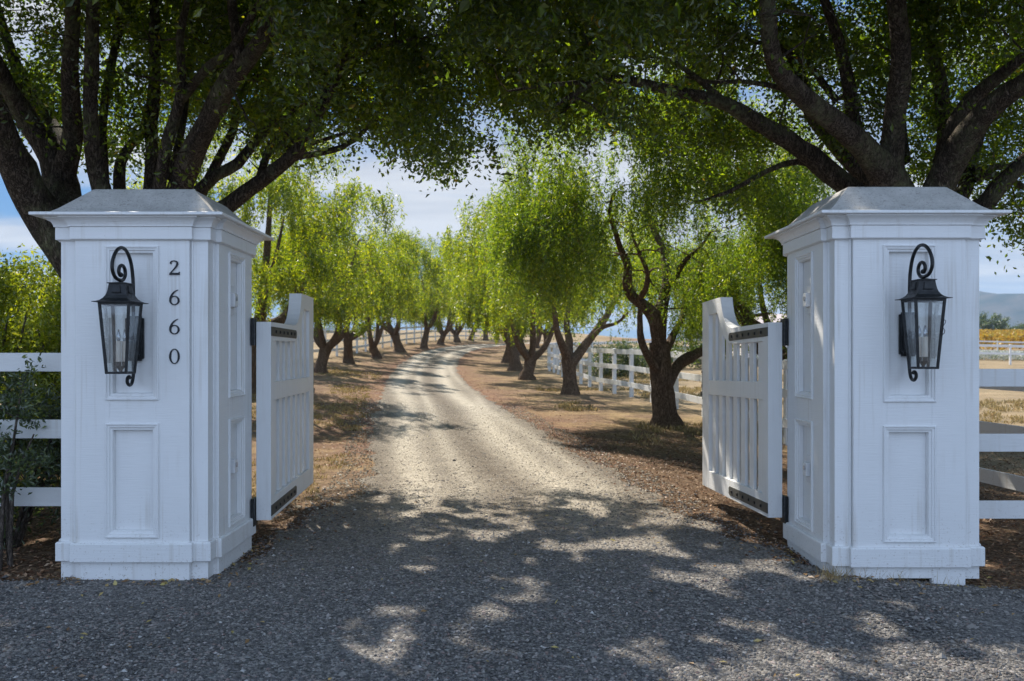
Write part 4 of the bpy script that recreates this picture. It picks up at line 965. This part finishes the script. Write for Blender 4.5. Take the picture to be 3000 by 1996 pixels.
shrub('evergreen_tree', 14.2, 58, 2.6, 2.4, 5.2, 413, 26000, .17, M_darkleaf, 'dense dark evergreen tree between the nearest pepper tree and the right gate', ntar=200, spread=.28, cat='tree', stems=6)

# ---- distance on the right
GT = 'dark oaks on the far slope'
farleaf = M_darkleaf
def far_tree(x, y, h, rx, label, seed):
    t = shrub('far_tree', x, y, rx, rx, h, seed, 7000, .42, farleaf, label, wd=.6, ntar=90, spread=.4, cat='tree', stems=4, group=GT); return t
far_tree(143, 255, 7.5, 6, 'round dark tree at the left end of the far tree line', 501)
far_tree(160, 260, 4.6, 9, 'low dark tree second from the left in the far tree line', 502)
far_tree(172, 256, 4.2, 10, 'broad olive tree in the middle of the far tree line', 503)
far_tree(186, 262, 5.4, 10, 'dark tree at the right end of the far tree line', 504)
# vineyard: one mass of yellow vines in rows
rg = np.random.default_rng(77); rows = []
for k in range(17):
    n = 3600; yy = 105 + k*6.2 + rg.normal(size=n)*.35; xx = 60 + rg.random(n)*80
    zz = hgt(xx, yy); c = np.stack([xx, yy, zz + .4 + 1.8*rg.random(n)**.7], -1); rows.append(c)
c = np.concatenate(rows); D = rg.normal(size=c.shape); V, F = leaves_np(c, D, .42, .34, rg)
tag(link_mesh('vineyard', np_mesh('vineyard', V, F, False), M_vine), 'rows of autumn-yellow vines on the slope at the right edge', None, None, 'stuff')
n = 9000; xx = 30+rg.random(n)*12; yy = 62+rg.random(n)*3.5; c = np.stack([xx, yy, hgt(xx, yy)+.1+.55*rg.random(n)], -1)
V, F = leaves_np(c, rg.normal(size=c.shape), .13, .10, rg)
tag(link_mesh('blossom_bed', np_mesh('blossom_bed', V, F, False), M_white), 'strip of white flowering plants behind the far fence', None, None, 'stuff')
# hills
def hills(name, x0, x1, y, depth, prof, label, col):
    X = np.linspace(x0, x1, 160); Yv = np.linspace(0, depth, 40); gx, gy = np.meshgrid(X, Yv)
    ridge = np.interp(X, [p[0] for p in prof], [p[1] for p in prof]); k_ = np.sin(np.pi*np.clip(gy/depth, 0, 1))**1.3
    z = ridge[None,:]*k_*(.86+.28*vnoise2(gx*.004, gy*.004)) + 14*(vnoise2(gx*.013, gy*.013)-.5)*k_ - 12
    V = np.stack([gx, gy+y, z], -1).reshape(-1, 3); i = np.arange(39)[:,None]*160 + np.arange(159)[None,:]
    F = np.stack([i, i+1, i+161, i+160], -1).reshape(-1, 4)
    m, N = mat(name); v = objc(N)
    c = N.mix(N.ramp(N.noise(v, .006, 6, .7), [(.4, 0.0), (.6, 1.0)]), col + (1,), (.03, .04, .022, 1)); finish(N, c, 1.0, None, spec=0)
    tag(link_mesh(name, np_mesh(name, V, F, True), m), label, None, None, 'structure')
hills('hills', 500, 3600, 2500, 1600, [(500,40),(1300,130),(1700,225),(1850,268),(2030,240),(2300,205),(2800,260),(3600,180)], 'blue hills on the skyline at the right', (.10, .085, .06))
hills('hills', -3500, 500, 3200, 1500, [(-3500,150),(-2000,120),(-900,140),(-300,120),(200,110),(500,60)], 'low far hills behind the avenue', (.24, .20, .13))
# low outbuilding beyond the right field
t = thing('outbuilding', 'low pale building seen over the right gate beside the pillar', 'building', (15.8, 50, H(15.8, 50)))
m, N = mat('pale_render'); finish(N, N.mix(N.noise(objc(N), 2, 3), (.62, .58, .55, 1), (.7, .67, .63, 1)), .8); M_rend = m
m, N = mat('pale_roof'); finish(N, N.mix(N.noise(objc(N), 3, 4), (.50, .42, .40, 1), (.58, .50, .47, 1)), .8); M_roof = m
MB().box(-1.8, 4.2, 0, 4, -.3, 2.3).build('wall', M_rend, t)
MB().prism([(-.4, 2.3), (4.4, 2.3), (2.0, 3.1)], -2.1, 4.5, 'x').build('roof', M_roof, t)

# ---- ground litter
def litter(n, xr, yr, size, matl, name, label, cond, wd=.45, lift=.01):
    rg = np.random.default_rng(abs(hash(name)) % 1000 if False else n); y = yr[0]+(yr[1]-yr[0])*rg.random(n)**1.4; x = xr[0]+(xr[1]-xr[0])*rg.random(n)
    k = cond(x, y); x, y = x[k], y[k]; n = len(x); s_ = size*(.5+rg.random(n)); D = rg.normal(size=(n,3)); D[:,2] = .25*rg.normal(size=n)
    D /= np.linalg.norm(D, axis=1)[:,None]; up = np.array([0,0,1.])+.35*rg.normal(size=(n,3)); S = np.cross(D, up); S /= np.linalg.norm(S, axis=1)[:,None]
    C = np.stack([x, y, hgt(x, y)+lift+.008*rg.random(n)], -1); w2 = (s_*wd)[:,None]; ln = s_[:,None]
    V = np.stack([C-D*ln/2, C+S*w2/2+np.array([0,0,.003]), C+D*ln/2, C-S*w2/2+np.array([0,0,.003])], 1).reshape(-1, 3); F = np.arange(4*n).reshape(-1, 4)
    return tag(link_mesh(name, np_mesh(name, V, F, False), matl), label, None, None, 'stuff')
M_chip = m_leaf('mulch_chips', [(0, (.07, .035, .02)), (.4, (.17, .085, .045)), (.75, (.32, .18, .10)), (1, (.50, .36, .24))], .05, .05)
M_redlit = m_leaf('fallen_berries', [(0, (.24, .075, .055)), (.4, (.30, .15, .10)), (1, (.36, .24, .16))], .05, .05)
off = lambda x, y: (road_d(x, y) < .03 + .5*RG.random(len(x))**3)
litter(70000, (-7.5, 8.5), (5.5, 15), .035, M_chip, 'leaf_litter', 'brown bark mulch and fallen leaves beside the pillars and gates', lambda x, y: off(x, y) & ((x > 0) | (y < 8.2 + 1.5*RG.random(len(x))) | (x < -4.5)))
litter(50000, (-9, 6), (11, 42), .032, M_redlit, 'fallen_berries', 'reddish fallen berries and leaves along the edges of the drive', lambda x, y: (road_d(x, y) < .1) & (road_d(x, y) > -2.2-0*x) & (np.random.default_rng(3).random(len(x)) < np.exp(np.clip(road_d(x, y), -5, 0)/1.0)), .5)
M_dry = m_leaf('dry_leaves', [(0, (.20, .11, .05)), (.6, (.36, .22, .10)), (1, (.55, .45, .15))], .2, .1)
litter(420, (-4, 5), (3.8, 9), .035, M_dry, 'fallen_leaves', 'a few dry fallen leaves on the gravel forecourt', lambda x, y: x == x, .4, .02)
litter(2600, (-3.4, 3.9), (5.45, 7.2), .04, M_dry, 'fallen_leaves', 'dry leaves gathered round the feet of the pillars', lambda x, y: np.minimum(np.abs(np.maximum(np.abs(x+2.469), np.abs(y-6.22))-.60), np.abs(np.maximum(np.abs(x-2.721), np.abs(y-6.315))-.60)) < .09, .5, .015)

pebbles(900, 9, (3.4, 12), .014, .030, 'loose_stones', M_peb, 'scattered larger stones lying on the gravel', .012, lambda x, y: road_d(x, y) > -.5)
m, N = mat('tan_gravel_stones')
r = N.n('ShaderNodeNewGeometry').outputs['Random Per Island']
c = N.ramp(r, [(0, (.12, .10, .08)), (.35, (.26, .22, .165)), (.75, (.40, .345, .265)), (1, (.62, .56, .46))])
finish(N, c, .85, None, spec=.2)
pebbles(75000, 5, (7.2, 21), .008, .020, 'track_stones', m, 'loose tan gravel on the sunlit part of the drive', .008, lambda x, y: (road_d(x, y) > -.35) & (RG.random(len(x)) < sstep(y, 7, 9.5)), 1.3)
# dry grass blades
m_straw = m_leaf('straw_blades', [(0, (.20, .15, .06)), (.5, (.38, .29, .13)), (.9, (.52, .40, .20)), (1, (.30, .16, .08))], .3, .05)
rg = np.random.default_rng(91)
def blades(n, xf, yf, cond, name, label, ln=(.05, .13), clump=.05, bw=.006):
    nc = n//14; cx_, cy_ = xf(nc), yf(nc); k = cond(cx_, cy_); cx_, cy_ = cx_[k], cy_[k]
    x = np.repeat(cx_, 14)+rg.normal(size=len(cx_)*14)*clump; y = np.repeat(cy_, 14)+rg.normal(size=len(cx_)*14)*clump
    C = np.stack([x, y, hgt(x, y)-.005], -1); D = rg.normal(size=C.shape)*.55; D[:,2] = 1.0; L_ = ln[0]+(ln[1]-ln[0])*rg.random(len(C))
    V, F = leaves_np(C, D, L_, bw+(.0009*y if bw > .005 else 0), rg, .1)
    tag(link_mesh(name, np_mesh(name, V, F, False), m_straw), label, None, None, 'stuff')
blades(60000, lambda n: -9+rg.random(n)*7.5, lambda n: 8.5+rg.random(n)**1.5*26, lambda x, y: (road_d(x, y) < -.25) & (vnoise2(x*.7+3, y*.5) > .50), 'dry_grass', 'short golden dry grass on the left verge of the drive', (.03, .08))
blades(90000, lambda n: 1.0+rg.random(n)*13, lambda n: 9+rg.random(n)**1.4*30, lambda x, y: (road_d(x, y) < -1.2) & (vnoise2(x*.6+13, y*.5) > .60), 'dry_grass', 'dry grass tufts in the right verge and paddock')
blades(240, lambda n: np.where(rg.random(n) < .7, 2.2+rg.random(n)*1.1, 2.15+.05*rg.random(n)), lambda n: 5.70+rg.random(n)*.07, lambda x, y: x > 0, 'dry_weeds', 'wispy dry weeds at the foot of the right pillar', (.05, .15), .05, .003)
# ---- air between the camera and the far hills
m = bpy.data.materials.new('haze_air'); m.use_nodes = True; N = NT(m.node_tree)
vol = N.n('ShaderNodeVolumePrincipled', {'Color': (.50, .71, 1.0, 1), 'Density': .00015, 'Anisotropy': .0})
N.n('ShaderNodeOutputMaterial', {'Volume': vol.outputs[0]})
tag(MB().box(-5200, 5200, -60, 5600, -40, 420).build('haze', m), 'thin blue air over the whole valley', None, None, 'stuff')
